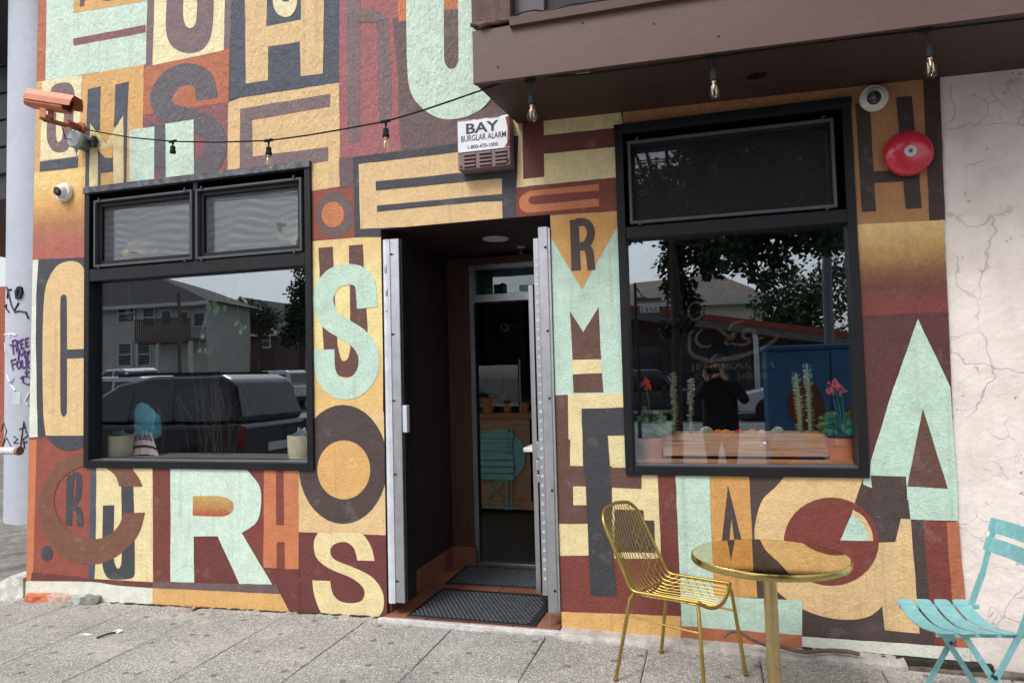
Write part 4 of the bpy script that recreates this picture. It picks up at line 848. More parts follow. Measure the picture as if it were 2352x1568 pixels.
def socket(p, drop, L, bulb, swing=0.0):
    top = Vector(p); s = top+Vector((swing*.3, 0, -drop)); d = Vector((swing, 0, -1)).normalized()
    mb = MB(); mb.tube([top+Vector((-.028, 0, .0)), top+Vector((.028, 0, .002))], .010, 8).tube([top, top+Vector((0, 0, -.018)), s], [.010, .007, .0035], 8)
    e = s+d*.052; mb.tube([s, s+d*.006, s+d*.030, s+d*.034, e], [.009, .0165, .0165, .0195, .0195], 14); h = mb.build('lamp_holder', cordm, SL, True)
    if bulb:
        pf = [(.0125, 0), (.0135, .012), (.020, .030), (.0265, .052), (.0270, .064), (.0225, .080), (.012, .090), (0, .093)]
        MB().lathe(pf, e, d, 20).build('bulb', bulbg, h, True); MB().lathe([(.0128, -.004), (.0132, .010)], e, d, 14).build('bulb_cap', brass, h)
        mb = MB(); u = Vector((1, 0, 0)); q = []
        for i in range(9): q.append(e+d*(.022+.046*(i % 2))+u*(.012*math.cos(i*.8))+Vector((0, .012*math.sin(i*.8), 0)))
        mb.tube(q, .0011, 4).tube([e+d*.002, e+d*.028], .004, 8); mb.build('filament', fil, h)
socket(cp(397, 325), .030, 0, False); socket(cp(617, 323), .040, 0, True); socket(cp(886, 279), .040, 0, True)
socket(sp2(-.835)+Vector((0, 0, -.004)), .075, 0, True, .01); socket(sp2(.063), .065, 0, True, .02); socket(sp2(.982), .075, 0, True, .03); socket(sp2(1.9), .07, 0, True)

# ---------------------------------------------------------------- gold table and chair
TZ = .675; TC_AX = Vector((0, math.sin(R(1.2)), math.cos(R(1.2)))); _a = [gnd(*D('L', 1157, 600), TZ), gnd(*D('N', 575, 690), TZ), gnd(*D('L', 1540, 508), TZ), gnd(*D('L', 1700, 792), TZ)]; TC = Vector(((_a[0].x+_a[1].x)/2, (_a[2].y+_a[3].y)/2, 0)); TR_ = ((_a[1]-_a[0]).length+(_a[2]-_a[3]).length)/4; gz0 = gz(.2)
topm = metal('brass_top', (226, 206, 160), .016, streak=(3, 90, 3)); polem = metal('brass_pole', (212, 188, 138), .24, streak=(60, 60, 2)); edgem = metal('brass_edge', (208, 186, 116), .22)
t0 = thing('pedestal_table', (TC.x, TC.y, gz0), 'round brass cafe table on one pole, in front of the right window', 'table')
MB().lathe([(0, 0), (TR_-.006, 0)], TC+Vector((0, 0, TZ)), TC_AX, n=96, caps=False).build('tabletop', topm, t0); MB().lathe([(TR_-.0065, .0005), (TR_-.002, -.0015), (TR_, -.009), (TR_, -.024), (TR_-.004, -.030), (.0, -.030)], TC+Vector((0, 0, TZ)), TC_AX, n=96, caps=False).build('rim', edgem, t0, True)
MB().lathe([(.029, .02), (.029, TZ-.026)], TC, n=32).build('pole', polem, t0, True); MB().lathe([(.09, TZ-.032), (.09, TZ-.04), (.03, TZ-.052)], TC, n=32).build('top_plate', polem, t0, True); MB().lathe([(.23, gz0), (.23, gz0+.01), (.21, gz0+.016), (.05, gz0+.024), (.029, .05)], TC, n=64).build('base_disc', polem, t0, True)
gold = metal('gold_paint', (180, 156, 84), .36); gold.node_tree.nodes['Principled BSDF'].inputs['Metallic'].default_value = .92
RL, RR, FL, FR = Vector((-.41, -.578, .432)), Vector((-.254, -.236, .432)), Vector((-.0925, -.685, .432)), Vector((.0583, -.355, .432))
TL, TR = Vector((-.557, -.528, .785)), Vector((-.415, -.182, .762)); TR.z = .775
t0 = thing('wire_chair', (-.19, -.46, 0), 'gold wire-strung metal chair beside the brass table', 'chair')
def arc3(a, c, b, n=6):
    return [a*(1-t)**2+c*2*t*(1-t)+b*t*t for t in [i/n for i in range(n+1)]]
def mixp(a, b, t): return a.lerp(b, t)
back = (RL-FL).normalized(); upb = (TL-RL).normalized(); side = (TR-TL).normalized()
crn = lambda P, k: P
rail = [FL, mixp(FL, RL, .5)]+arc3(mixp(RL, FL, .10), RL, mixp(RL, TL, .09))+[mixp(RL, TL, .5)]+arc3(mixp(TL, RL, .16), TL+upb*.0, mixp(TL, TR, .20)+upb*.030)+[mixp(TL, TR, .5)+upb*.042-side*0]+arc3(mixp(TL, TR, .80)+upb*.030, TR, mixp(TR, RR, .16))+[mixp(TR, RR, .5)]+arc3(mixp(RR, TR, .09), RR, mixp(RR, FR, .10))+[mixp(RR, FR, .5), FR]
MB().tube(rail, .0088, 10).build('frame', gold, t0, True)
sagf = lambda u: 4*u*(1-u)
front = [FL.lerp(FR, u)+Vector((.9, -.2, 0))*.02*sagf(u)+Vector((0, 0, -.062))*sagf(u) for u in [i/12 for i in range(13)]]
MB().tube(front, .0088, 10).build('front_bar', gold, t0, True)
nrm = side.cross(upb)
if nrm.dot(back) < 0: nrm = -nrm
topc = lambda u: TL.lerp(TR, u)+upb*(.042*(1-abs(2*u-1)**2.2))
def surf(u, v):   # v 0 top .. 1 knee .. 2 front, a hammock hung between the rails
    if v <= 1:
        a = topc(u).lerp(RL.lerp(RR, u), v); dip = sagf(u)*math.sin(v*math.pi/2)*.062; p = a+nrm*dip*.8+Vector((0, 0, -dip*.75*v))
    else:
        a = RL.lerp(RR, u).lerp(FL.lerp(FR, u), v-1); s = sagf(u); k = 1-(v-1); p = a+nrm*(.062*.8*s*k*k)+Vector((0, 0, -.062*s*(.75+.25*(v-1))))
        p += Vector((.9, -.2, 0))*.02*s*(v-1)**2
    r = abs(v-1)
    if r < .22:   # round the knee
        q = (1-r/.22)**2; p += (Vector((0, 0, 1))*.020-back*.020)*q*(.35+.65*sagf(u))
    return p
for i in range(15):
    u = (i+1)/16; MB().tube([surf(u, 2*k/26) for k in range(27)], .0025, 5).build('wire', gold, t0, True)
mb = MB()
for s in (0, 1):
    for v0 in [.12*i for i in range(1, 15, 1)]:
        if v0 > 1.85: continue
        for dv in (.26, -.26):
            q = []
            for k in range(5):
                u = .30*k/4; v = v0+dv*k/4
                if .02 < v < 1.98: q.append(surf(u if s == 0 else 1-u, v))
            if len(q) > 1: mb.tube(q, .0019, 4)
tag(mb.build('cross_wire', gold, t0), kind='stuff')
feet = {'RL': Vector((-.501, -.569, gz(-.5))), 'RR': Vector((-.308, -.167, gz(-.3))), 'FR': Vector((.116, -.353, gz(.1))), 'FL': Vector((-.075, -.757, gz(-.07)))}
tops = {'RL': RL, 'RR': RR, 'FR': FR, 'FL': FL}
for k in feet:
    a = tops[k]; f_ = feet[k]; kn = a.lerp(f_, .10)+(f_-a)*Vector((.10, .10, 0)) if False else a.lerp(f_, .09)
    in_ = ((RL+RR+FL+FR)/4-a); in_.z = 0; st = a+in_.normalized()*.012
    lg = MB().tube([st, st.lerp(f_, .03)+Vector((0, 0, -.004)), a.lerp(f_, .08), a.lerp(f_, .5), f_+Vector((0, 0, .004))], .0092, 10).build('leg', gold, t0, True)
    MB().lathe([(.0125, .0), (.0125, .008), (.0095, .014)], f_, n=14).build('foot_cap', metal('brass_cap', (150, 110, 50), .4), lg)
for a, b_ in (('RL', 'FL'), ('RR', 'FR')): MB().cyl(tops[a].lerp(feet[a], .27), tops[b_].lerp(feet[b_], .30), .0052, 8).build('stretcher', gold, t0, True)
MB().cyl(tops['RL'].lerp(feet['RL'], .06), tops['RR'].lerp(feet['RR'], .06), .007, 8).build('rear_bar', gold, t0, True)

# ---------------------------------------------------------------- teal folding chair
teal = simple('teal_enamel', (132, 188, 190), .45, 0, .15, 26); bolt = simple('bolt_dark', (50, 70, 74), .4, .5)
U = Vector((.986, .164, 0)); V = Vector((.143, -.990, 0)).normalized(); O = Vector((.768, -.523, .450))
t0 = thing('folding_chair', (.97, -.70, 0), 'turquoise slatted folding chair at the right edge before the plaster wall', 'chair')
SLn = .405
def slat(o, du, width, L, prof, th=.004, name='seat_slat', axis=None, rnd=.018):
    ss = [0, .004, .012, .024, .045]+[.1+.1*i for i in range(9)]+[.955, .976, .988, .996, 1]; n = len(ss)-1; vs = []; fs = []; wv = axis
    for i in range(n+1):
        s = ss[i]; v = L*s; e = min(v, L-v); w_ = width/2-(rnd-math.sqrt(max(0, rnd**2-(rnd-min(e, rnd))**2)) if e < rnd else 0)*.8
        c = o+V*v+prof(s)
        for k, hh in ((-1, th/2), (1, th/2), (1, -th/2), (-1, -th/2)): vs.append(c+wv*k*w_+du*hh)
    for i in range(n):
        for k in range(4): fs.append((i*4+k, i*4+(k+1) % 4, (i+1)*4+(k+1) % 4, (i+1)*4+k))
    fs += [(3,2,1,0), (n*4, n*4+1, n*4+2, n*4+3)]
    return MB().add(vs, fs).build(name, teal, t0, True)
for i in range(4):
    oo = O+U*(.034+.078*i)
    slat(oo, Vector((0, 0, 1)), .066, SLn, lambda s: Vector((0, 0, -.042*math.sin(math.pi*min(1, s*1.02))*(1.15-.45*s)-.006*s)), axis=U)
MB().bbox(0, .3, -.009, .009, -.012, .012, .002).build('tmp', teal, t0) if False else None
far0 = O+V*.035+Vector((0, 0, -.020)); near0 = O+V*(SLn-.018)+Vector((0, 0, -.016))
def flat(a, b_, wd_, th, name):   # flat steel bar standing on edge
    return MB().beam(a, b_, th, wd_).build(name, teal, t0)
for o_, nm in ((far0, 'f'), (near0, 'n')): flat(o_+U*.0, o_+U*.335, .018, .006, 'seat_rail')
XP = .205   # pivot, measured along U
for o_, lat in ((far0, 1), (near0, -1)):
    q = o_.copy(); q.z = 0; g = Vector((0, 0, gz(1.0))); off = -V*.008*lat
    pv = q+U*XP+Vector((0, 0, .276)); kz = .445
    a_top = q+U*(XP+.104)+Vector((0, 0, kz)); a_bot = q+U*(XP-.165)+g; b_top = q+U*(XP-.098)+Vector((0, 0, kz-.012)); b_bot = q+U*(XP+.165)+g
    flat(a_top+off, a_bot+off, .022, .007, 'back_leg'); flat(b_top-off, b_bot-off, .022, .007, 'front_leg')
    # upright, cranked above the seat
    MB().beam(a_top+off, a_top+U*.052+Vector((0, 0, .13))+off, .008, .024).beam(a_top+U*.052+Vector((0, 0, .128))+off, a_top+U*.120+Vector((0, 0, .36))+off, .008, .020).build('upright', teal, t0)
    MB().cyl(pv-V*.016, pv+V*.016, .008, 10).build('pivot_bolt', bolt, t0)
    if lat > 0: MB().prism([pv+Vector((0, 0, .07)), pv+U*.03+Vector((0, 0, .145)), pv-U*.03+Vector((0, 0, .145))], V*.003).build('seat_bracket', teal, t0)
for fr_ in (.86, .95):
    p_ = far0+U*(XP-.165+.012); 
for uu in (XP-.150, XP+.150):
    a = far0+U*uu; b_ = near0+U*uu; a.z = b_.z = .03+gz(1.0); flat(a, b_, .014, .006, 'cross_bar')
for zz, ww in ((.700, .064), (.782, .064)):
    uo = XP+.104+.052+(zz-.575)/.232*.068
    oo = O+U*(uo-.004); oo.z = zz; wv = (Vector((0, 0, 1))+U*.29).normalized(); dn = wv.cross(V).normalized()
    slat(oo-V*.005, dn, ww, .43, lambda s: U*(.030*math.sin(math.pi*s)), axis=wv, name='back_slat', rnd=.014)
t0 = thing('tree_branch', wall(-20, -60, -1.2), 'blurred green leaf tip of a street tree at the top left corner', 'branch'); mb = MB(); rr = random.Random(2)
MB().tube([wall(-260, -330, -1.2), wall(-120, -150, -1.2), wall(-25, -45, -1.2)], [.02, .013, .006], 7).build('twig', simple('bark_twig', (86, 76, 60), .9), t0)
for k in range(9):
    p = wall(-70+k*9, -75+k*6+rr.uniform(-10, 10), -1.2); d = (wall(40, 12, -1.2)-p).normalized(); s = .10; x = d.cross(Vector((0, 1, 0))).normalized(); q = p+x*rr.uniform(-.02, .02); mb.add([q, q+d*s*.4+x*s*.25, q+d*s, q+d*s*.4-x*s*.25], [(0,1,2,3)])
mb.build('leaves', simple('branch_leaf', (120, 160, 60), .6, 0, .15, 20), t0)
# ---------------------------------------------------------------- litter on the pavement
leaf = simple('dry_leaf', (214, 138, 100), .7, 0, .25, 30)
def dead_leaf(c, s, lab, col=None, seed=1):
    rr = random.Random(seed); mb = MB(); n = 9; vs = [Vector(c)+Vector((0, 0, .006))]
    for i in range(n):
        an = 2*math.pi*i/n; r_ = s*(1 if i % 2 else .6)*rr.uniform(.8, 1.1); vs.append(Vector(c)+Vector((math.cos(an)*r_, math.sin(an)*r_*.6, .003+rr.uniform(0, .018))))
    mb.add(vs, [(0, 1+i, 1+(i+1) % n) for i in range(n)]); tag(mb.build('dead_leaf', col or leaf, None), lab, 'leaf')
p_ = gnd(*D('G', 1255, 1090), Z=-.02); dead_leaf((p_.x, p_.y, gz(p_.x)+.002), .055, 'crumpled orange leaf at the foot of the yellow painted base', None, 3)
p_ = gnd(*D('N', 1120, 1405), Z=-.01); dead_leaf((p_.x, p_.y, gz(p_.x)+.012), .05, 'crumpled orange leaf by the wall under the turquoise chair', None, 5)
p_ = gnd(*D('I', 1255, 1248), Z=0); dead_leaf((p_.x, p_.y, gz(p_.x)+.002), .022, 'small yellow leaf on the pavement below the door sill', simple('yellow_leaf', (220, 190, 120), .7), 8)
p_ = gnd(*D('G', 765, 1247), Z=-.03); tag(MB().prism([(p_.x-.03, p_.y-.015, gz(p_.x)+.004), (p_.x+.02, p_.y-.02, gz(p_.x)+.004), (p_.x+.03, p_.y+.01, gz(p_.x)+.008), (p_.x-.01, p_.y+.015, gz(p_.x)+.01)], (0, 0, .008)).build('paper_scrap', simple('paper_white', (226, 230, 230), .7), None), 'white scrap of paper at the end of the small stick', 'litter')
q_ = gnd(*D('G', 560, 1258), Z=-.03); tag(MB().prism([(q_.x-.04, q_.y-.01, gz(q_.x)+.003), (q_.x+.03, q_.y-.014, gz(q_.x)+.003), (q_.x+.04, q_.y+.012, gz(q_.x)+.004), (q_.x-.02, q_.y+.008, gz(q_.x)+.006)], (0, 0, .002)).build('paper_scrap', MATS['paper_white'], None), 'flat white scrap of paper lying alone on the left pavement', 'litter')
a_ = gnd(*D('G', 625, 1287), Z=-.03); tag(MB().tube([(a_.x, a_.y, gz(a_.x)+.008), ((a_.x+p_.x)/2, (a_.y+p_.y)/2, gz(a_.x)+.013), (p_.x, p_.y, gz(p_.x)+.008)], .006, 6).build('stick', simple('stick_dark', (52, 50, 48), .8), None), 'short dark stick beside a white paper scrap', 'stick')
brn = simple('branch_bark', (118, 98, 88), .9, 0, .25, 30)
P1 = [wall(*D('L', x, y), Y=-.10) for x, y in ((1385,1235),(1430,1195),(1500,1195),(1560,1240),(1640,1275),(1700,1300))]
P2 = [gnd(*D('N', x, y), Z=.02) for x, y in ((60,1325),(150,1350),(240,1365),(330,1355),(440,1352),(560,1362),(625,1378))]
tag(MB().tube([Vector((p.x, p.y, max(p.z, .02))) for p in P1]+[Vector((p.x, p.y, .035)) for p in P2], [.008]*6+[.011]*7, 7).build('fallen_branch', brn, None), 'thin bare branch lying along the foot of the wall behind the brass table', 'branch')
# ---------------------------------------------------------------- things in the left window
sillw = wood('sill_wood', (200, 142, 92), (132, 84, 52), (4, 50, 60), .6)
MB().bbox(-4.34, -2.55, .155, .52, .90, .962, .004).build('window_shelf', simple('shelf_grey', (150, 146, 140), .6), CAFE); MB().bbox(-.45, .75, .150, .52, .90, .968, .004).build('window_shelf', sillw, CAFE)
MB().bbox(-.436, .735, .105, .152, .962, .990, .003).build('shelf_edge', sillw, CAFE)
potc = simple('pot_cream', (240, 228, 196), .5, 0, .06); succ = simple('succulent', (170, 196, 206), .6); leafg = simple('leaf_green', (70, 130, 74), .55, 0, .2, 20); leafd = simple('leaf_dark', (56, 92, 52), .6, 0, .25, 20)
def leafquad(mb, p, d, s, nrm=None):
    p = Vector(p); d = Vector(d).normalized(); x = d.cross(nrm or Vector((0, -1, 0)))
    if x.length < .1: x = d.cross(Vector((0, 0, 1)))
    x.normalize(); n_ = x.cross(d)
    mb.add([p, p+d*s*.35+x*s*.34, p+d*s*.7+x*s*.26+n_*s*.06, p+d*s*1.05, p+d*s*.7-x*s*.26+n_*s*.06, p+d*s*.35-x*s*.34, p+d*s*.5-n_*s*.06], [(0,1,6), (1,2,6), (2,3,6), (3,4,6), (4,5,6), (5,0,6)])
def cream_pot(c, r, h, lab):
    t0 = thing('succulent_pot', c, lab, 'potted plant', 'cream pots in the left window'); c = Vector(c)
    MB().lathe([(r*.93, 0), (r*.93, h*.12), (r*.99, h*.14), (r*.95, h*.2), (r, h*.21), (r*1.03, h), (r*.93, h), (r*.9, h*.8), (0, h*.8)], c, n=36).build('pot', potc, t0, True)
    mb = MB(); rr = random.Random(int(r*1e4))
    for k in range(26):
        an = rr.uniform(0, 6.28); el = rr.uniform(.2, 1.3); leafquad(mb, c+Vector((0, 0, h*.85)), (math.cos(an)*math.cos(el), math.sin(an)*math.cos(el), math.sin(el)), rr.uniform(.05, .085))
    mb.build('succulent', succ, t0)
pl = wall(*D('F', 813, 1516), Y=.28); cream_pot((pl.x, .28, .965), .112, .155, 'cream pot with pale succulent at the left end of the left window')
pr_ = wall(*D('F', 2086, 1516), Y=.28); cream_pot((pr_.x+.01, .28, .965), .10, .155, 'cream pot with pale succulent at the right end of the left window')
# chair inside with a teal cloth, keffiyeh over its seat
ch = wall(*D('F', 1020, 1250), Y=.42)
t0 = thing('teal_cloth', (ch.x, .42, 1.1), 'teal cloth draped over a chair back inside the left window', 'cloth'); mb = MB(); n, m_ = 26, 12; vs = []; fs = []
for i in range(n+1):
    for j in range(m_+1):
        u = i/n*2-1; v = j/m_; vs.append((ch.x+u*.115*(1-.10*v)+.02*v, .42-.045*math.sqrt(max(0, 1-u*u))*1.2+.020*math.sin(u*19+v*3)*(.3+v), 1.365-.27*v-.10*u*u*(1-v)+.012*math.sin(u*14)*v))
for i in range(n):
    for j in range(m_): fs.append((i*(m_+1)+j, (i+1)*(m_+1)+j, (i+1)*(m_+1)+j+1, i*(m_+1)+j+1))
mb.add(vs, fs).build('cloth', simple('cloth_teal', (110, 192, 208), .8, 0, .10, 20), t0, True)
t0 = thing('patterned_scarf', (ch.x+.05, .38, .97), 'pinkish scarf with black woven pattern hanging in the left window', 'scarf'); mb = MB(); vs = []; fs = []; n, m_ = 18, 14
sx = lambda u, v: Vector((ch.x+.0+.07*v+u*(.085+.055*v), .37-.05*v+.006*math.sin(u*12), 1.155-.19*v-.02*u*u))
for i in range(n+1):
    for j in range(m_+1): vs.append(sx(i/n*2-1, j/m_))
for i in range(n):
    for j in range(m_): fs.append((i*(m_+1)+j, (i+1)*(m_+1)+j, (i+1)*(m_+1)+j+1, i*(m_+1)+j+1))
sc_ = mb.add(vs, fs).build('scarf', simple('scarf_pink', (226, 200, 206), .85, 0, .12, 30), t0, True); mb = MB()
for i in range(11):
    for j in range(5):
        u = -.75+i*.15; v = .20+j*.045; a = sx(u, v); b_ = sx(u+.08, v+.03*(1 if j % 2 else -1)); a.y -= .004; b_.y -= .004; mb.tube([a, b_], .0038, 4)
for v in (.62, .66): mb.tube([sx(u/10, v)+Vector((0, -.004, 0)) for u in range(-10, 11)], .006, 4)
mb.tube([sx(u/10, .985)+Vector((0, -.004, 0)) for u in range(-10, 11)], .006, 4); mb.build('pattern', simple('scarf_black', (44, 40, 44), .9), sc_)
t0 = thing('cafe_chair', (ch.x, .46, .1), 'dark wooden chair inside the left window under the teal cloth', 'chair'); dkw = simple('dark_wood', (62, 44, 36), .5)
mb = MB(); mb.tube([(ch.x-.10, .47, .5), (ch.x-.11, .46, 1.22), (ch.x-.06, .46, 1.33), (ch.x+.06, .46, 1.33), (ch.x+.11, .46, 1.22), (ch.x+.10, .47, .5)], .013, 8); mb.build('backrest', dkw, t0, True); MB().bbox(ch.x-.2, ch.x+.2, .52, .92, .52, .56).build('seat', dkw, t0)
for a in (-.18, .18):
    for b_ in (.5, .9): MB().cyl((ch.x+a, b_, .01), (ch.x+a, b_, .52), .014, 8).build('leg', dkw, t0)
def vine(pts, leaves, lab, seed):
    rr = random.Random(seed); q = [wall(x, y, Y) for x, y, Y in pts]; t0 = thing('hanging_vine', q[0], lab, 'plant', 'vines hanging in the left window')
    MB().tube(q, .0035, 5).build('stem', leafg, t0); mb = MB()
    for x, y, s, dx, dz in leaves: leafquad(mb, wall(x, y, pts[0][2]), (dx, -.2, dz), s*.68)
    mb.build('leaves', leafg, t0)
vine([(500,642,.25),(497,690,.25),(480,715,.25),(470,735,.25),(462,765,.25),(458,790,.25),(462,808,.25),(480,810,.25),(490,795,.25)], [(478,690,.12,.3,-1),(500,700,.12,-.1,-1),(515,700,.09,.3,-1),(472,735,.07,-.4,-1),(466,765,.075,.2,-1),(462,800,.06,-.4,-.7),(470,800,.05,.6,-.6),(488,690,.10,.8,-.6),(520,690,.08,.9,.5)], 'green vine with pointed leaves trailing in the middle of the left window', 1)
vine([(550,640,.25),(546,720,.25),(552,745,.25),(560,760,.25)], [(545,735,.075,-.2,-1),(552,755,.07,.3,-1),(560,748,.06,.7,-.4)], 'short vine with three small leaves right of the longer one', 2)
vine([(295,640,.25),(298,700,.25),(292,735,.25)], [(296,705,.10,-.1,-1),(298,720,.08,.3,-1)], 'single pale leaf sprig hanging in the left part of the left window', 3)
bc_ = wall(490, 1040, .45); t0 = thing('dried_plant', (bc_.x, .45, .97), 'dry thin branching stems standing inside the left window', 'plant'); rr = random.Random(9); mb = MB()
for k in range(34):
    x0 = bc_.x+rr.uniform(-.16, .16); x1 = x0+rr.uniform(-.30, .30); h_ = rr.uniform(.35, .85); y0 = .45+rr.uniform(-.06, .06)
    q = [Vector((x0, y0, .93)), Vector(((x0*.6+x1*.4), y0, .93+h_*.5)), Vector((x1, y0+rr.uniform(-.05, .05), .93+h_))]; mb.tube(q, .0016, 4)
    for j in range(3): a = q[1].lerp(q[2], rr.uniform(0, .9)); mb.tube([a, a+Vector((rr.uniform(-.08, .08), 0, rr.uniform(.03, .11)))], .001, 3)
tag(mb.build('stems', simple('dry_stem', (82, 74, 58), .9), t0), kind='stuff')
MB().lathe([(.09, 0), (.11, .12), (.10, .12), (.0, .1)], (bc_.x, .47, .82), n=20).build('pot', simple('pot_dark', (60, 44, 38), .6), t0, True)
for px, py, cc, s, lab, sd2 in ((320, 580, (214, 200, 150), .14, 'pale spiky dried flower behind the screen of the left vent light', 4), (672, 540, (200, 196, 150), .13, 'pale tuft of dried flower behind the screen of the right vent light', 5)):
    c = wall(px, py, .10); rr = random.Random(sd2); mb = MB()
    for k in range(40): leafquad(mb, c, (rr.uniform(-1, 1), rr.uniform(-.3, .3), rr.uniform(-.3, 1)), s*rr.uniform(.5, 1))
    tag(mb.build('dried_flower', simple('dried_%d' % sd2, cc, .8), None), lab, 'plant')

# ---------------------------------------------------------------- things in the right window
tc = simple('terracotta_pot', (226, 150, 112), .7, 0, .10, 14); blk = simple('nursery_pot', (34, 36, 40), .5); soil = simple('soil', (50, 40, 34), 1)
def geranium(c, lab, flowers, col, seed, leafm, spread=.12, hgt=.16):
    t0 = thing('geranium_pot', c, lab, 'potted plant', 'terracotta pots in the right window'); c = Vector(c); rr = random.Random(seed)
    MB().lathe([(.085, 0), (.092, .012), (.088, .016)], c, n=36).build('saucer', tc, t0, True)
    MB().lathe([(.070, .012), (.079, .095), (.083, .096), (.086, .138), (.080, .138), (.074, .10), (0, .10)], c, n=36).build('pot', tc, t0, True)
    MB().lathe([(.074, .11), (.080, .150), (.089, .152), (.089, .160), (.078, .160), (0, .142)], c, n=32).build('liner', blk, t0, True)
    mb = MB(); st = MB()
    for k in range(58):
        an = rr.uniform(0, 6.28); r_ = spread*math.sqrt(rr.random()); h_ = rr.uniform(.02, hgt)*(1.15-r_/spread*.6); p = c+Vector((math.cos(an)*r_, math.sin(an)*r_*.7, .155+h_))
        st.tube([c+Vector((math.cos(an)*.02, math.sin(an)*.02, .145)), p], .0018, 4)
        leafquad(mb, p-Vector((0, 0, .01)), (math.cos(an), math.sin(an)*.6, rr.uniform(-.7, .6)), rr.uniform(.035, .062), Vector((rr.uniform(-.4, .4), -1, rr.uniform(.1, .9))).normalized())
    mb.build('leaves', leafm, t0); tag(st.build('stems', leafm, t0), kind='stuff')
    for fx, fy, fr in flowers:
        f = wall(fx, fy, c.y); fm = MB()
        for k in range(15): q = Vector((rr.gauss(0, 1), rr.gauss(0, .7), rr.gauss(0, 1))).normalized()*fr*rr.uniform(.3, 1); fm.ball(f+q, fr*rr.uniform(.25, .38), 7, 5)
        fl = fm.build('flower_head', simple('flower_'+str(seed), col, .55, 0, .12, 40), t0, True); MB().tube([c+Vector((0, 0, .15)), (c+f)/2+Vector((.012, 0, .06)), f], .0028, 5).build('flower_stalk', leafm, fl)
g0 = wall(*D('l', 400, 1365), Y=.24); geranium((g0.x-.01, .24, .968), 'left geranium pot with a red flower on a tall stalk, right window', [(1484, 882, .038)], (246, 88, 42), 11, simple('leaf_pale', (104, 150, 104), .6), .13, .15)
g1_ = wall(*D('m', 1225, 1400), Y=.24); geranium((g1_.x, .24, .968), 'right geranium pot with coral flowers over thick leaves, right window', [(1917, 885, .036), (1908, 897, .026), (1933, 897, .024)], (222, 82, 76), 12, simple('leaf_deep', (46, 116, 62), .55), .11, .17)
plm = wood('planter_wood', (204, 164, 130), (160, 118, 88), (3, 40, 70), .6); kx0 = wall(1523, 1020, .24).x; kx1 = wall(1902, 1020, .24).x
t0 = thing('planter_box', ((kx0+kx1)/2, .3, .975), 'long wooden planter box on the sill of the right window', 'planter')
for i in range(3): MB().bbox(kx0, kx1, .225, .240, .998+i*.0445, .998+(i+1)*.0445-.001, .0015).build('board', plm, t0)
MB().bbox(kx0, kx0+.015, .241, .40, .985, 1.13).bbox(kx1-.015, kx1, .241, .40, .985, 1.13).build('end_board', plm, t0); MB().bbox(kx0, kx1, .40, .415, .985, 1.13).build('back_board', plm, t0); MB().box(kx0+.015, kx1-.015, .241, .40, 1.08, 1.115).build('soil', soil, t0)
MB().box(kx0+.02, kx1-.02, .24, .40, .968, .985).build('gap_shade', simple('gap_dark', (40, 30, 26), .9), t0)  # added dark block, paints the shade in the gap under the planter
spine = simple('cactus_spine', (232, 230, 214), .8)
def ball_cactus(px, col, r, lab, ribs=9, spines=True):
    c = wall(px, 986, .29); t0 = thing('ball_cactus', (c.x, .29, 1.115), lab, 'cactus', 'small round cacti in the planter'); bm = MB(); n, m_ = ribs*4, 9; vs = []
    c = Vector((c.x, .29, 1.125))
    prof = []
    mb = MB(); o = 0
    for i in range(m_+1):
        th = math.pi*i/m_*.72
        for k in range(n):
            an = 2*math.pi*k/n; rr_ = r*math.sin(th)*(1+.13*math.cos(an*ribs)); vs.append((c.x+rr_*math.cos(an), c.y+rr_*math.sin(an), c.z+r*.9*math.cos(th)))
    fs = [(i*n+k, (i+1)*n+k, (i+1)*n+(k+1) % n, i*n+(k+1) % n) for i in range(m_) for k in range(n)]
    mb.add(vs, fs).build('cactus_body', simple('cactus_%d_%d_%d' % col, col, .55, 0, .15, 40), t0, True)
    if spines:
        sp = MB(); rr = random.Random(px)
        for k in range(110):
            th = rr.uniform(0, 1.6); an = rr.uniform(0, 6.28); d = Vector((math.sin(th)*math.cos(an), math.sin(th)*math.sin(an), math.cos(th))); sp.tube([c+d*r*.93, c+d*r*1.18], .0012, 3)
        tag(sp.build('spines', spine, t0), kind='stuff')
for px, col, r, lab, s in ((1622, (150, 160, 132), .036, 'spiny pale ball cactus, leftmost in the planter', True), (1649, (238, 130, 62), .026, 'orange grafted cactus beside the leftmost pale ball cactus', False), (1667, (232, 158, 66), .027, 'amber grafted cactus left of the crimson one', False), (1697, (214, 50, 88), .025, 'crimson pink grafted cactus in the middle of the planter', False), (1728, (236, 152, 60), .027, 'amber grafted cactus right of the crimson one', False), (1750, (240, 186, 158), .023, 'pale salmon grafted cactus in the planter', False), (1786, (150, 160, 132), .034, 'spiny pale ball cactus right of the salmon one', True)): ball_cactus(px, col, r, lab, spines=s)
def column_cactus(px, pts, r, lab, col, seed):
    q = [wall(x, y, .33) for x, y in pts]; q[0].z = 1.08; t0 = thing('column_cactus', q[0], lab, 'cactus', 'tall cacti in the planter'); rs = [r*(1 if i < len(q)-1 else .5) for i in range(len(q))]
    MB().tube(q+[q[-1]+Vector((0, 0, r*.5))], rs+[.002], 9).build('cactus_stem', simple('cactus_col_%d' % seed, col, .6, 0, .2, 40), t0, True); sp = MB(); rr = random.Random(seed)
    for k in range(170):
        i = rr.randrange(len(q)-1); p = q[i].lerp(q[i+1], rr.random()); an = rr.uniform(0, 6.28); d = Vector((math.cos(an), math.sin(an)*.6, rr.uniform(-.2, .4))); sp.tube([p+d*r*.8, p+d*(r+.014)], .0009, 3)
    tag(sp.build('spines', spine, t0), kind='stuff')
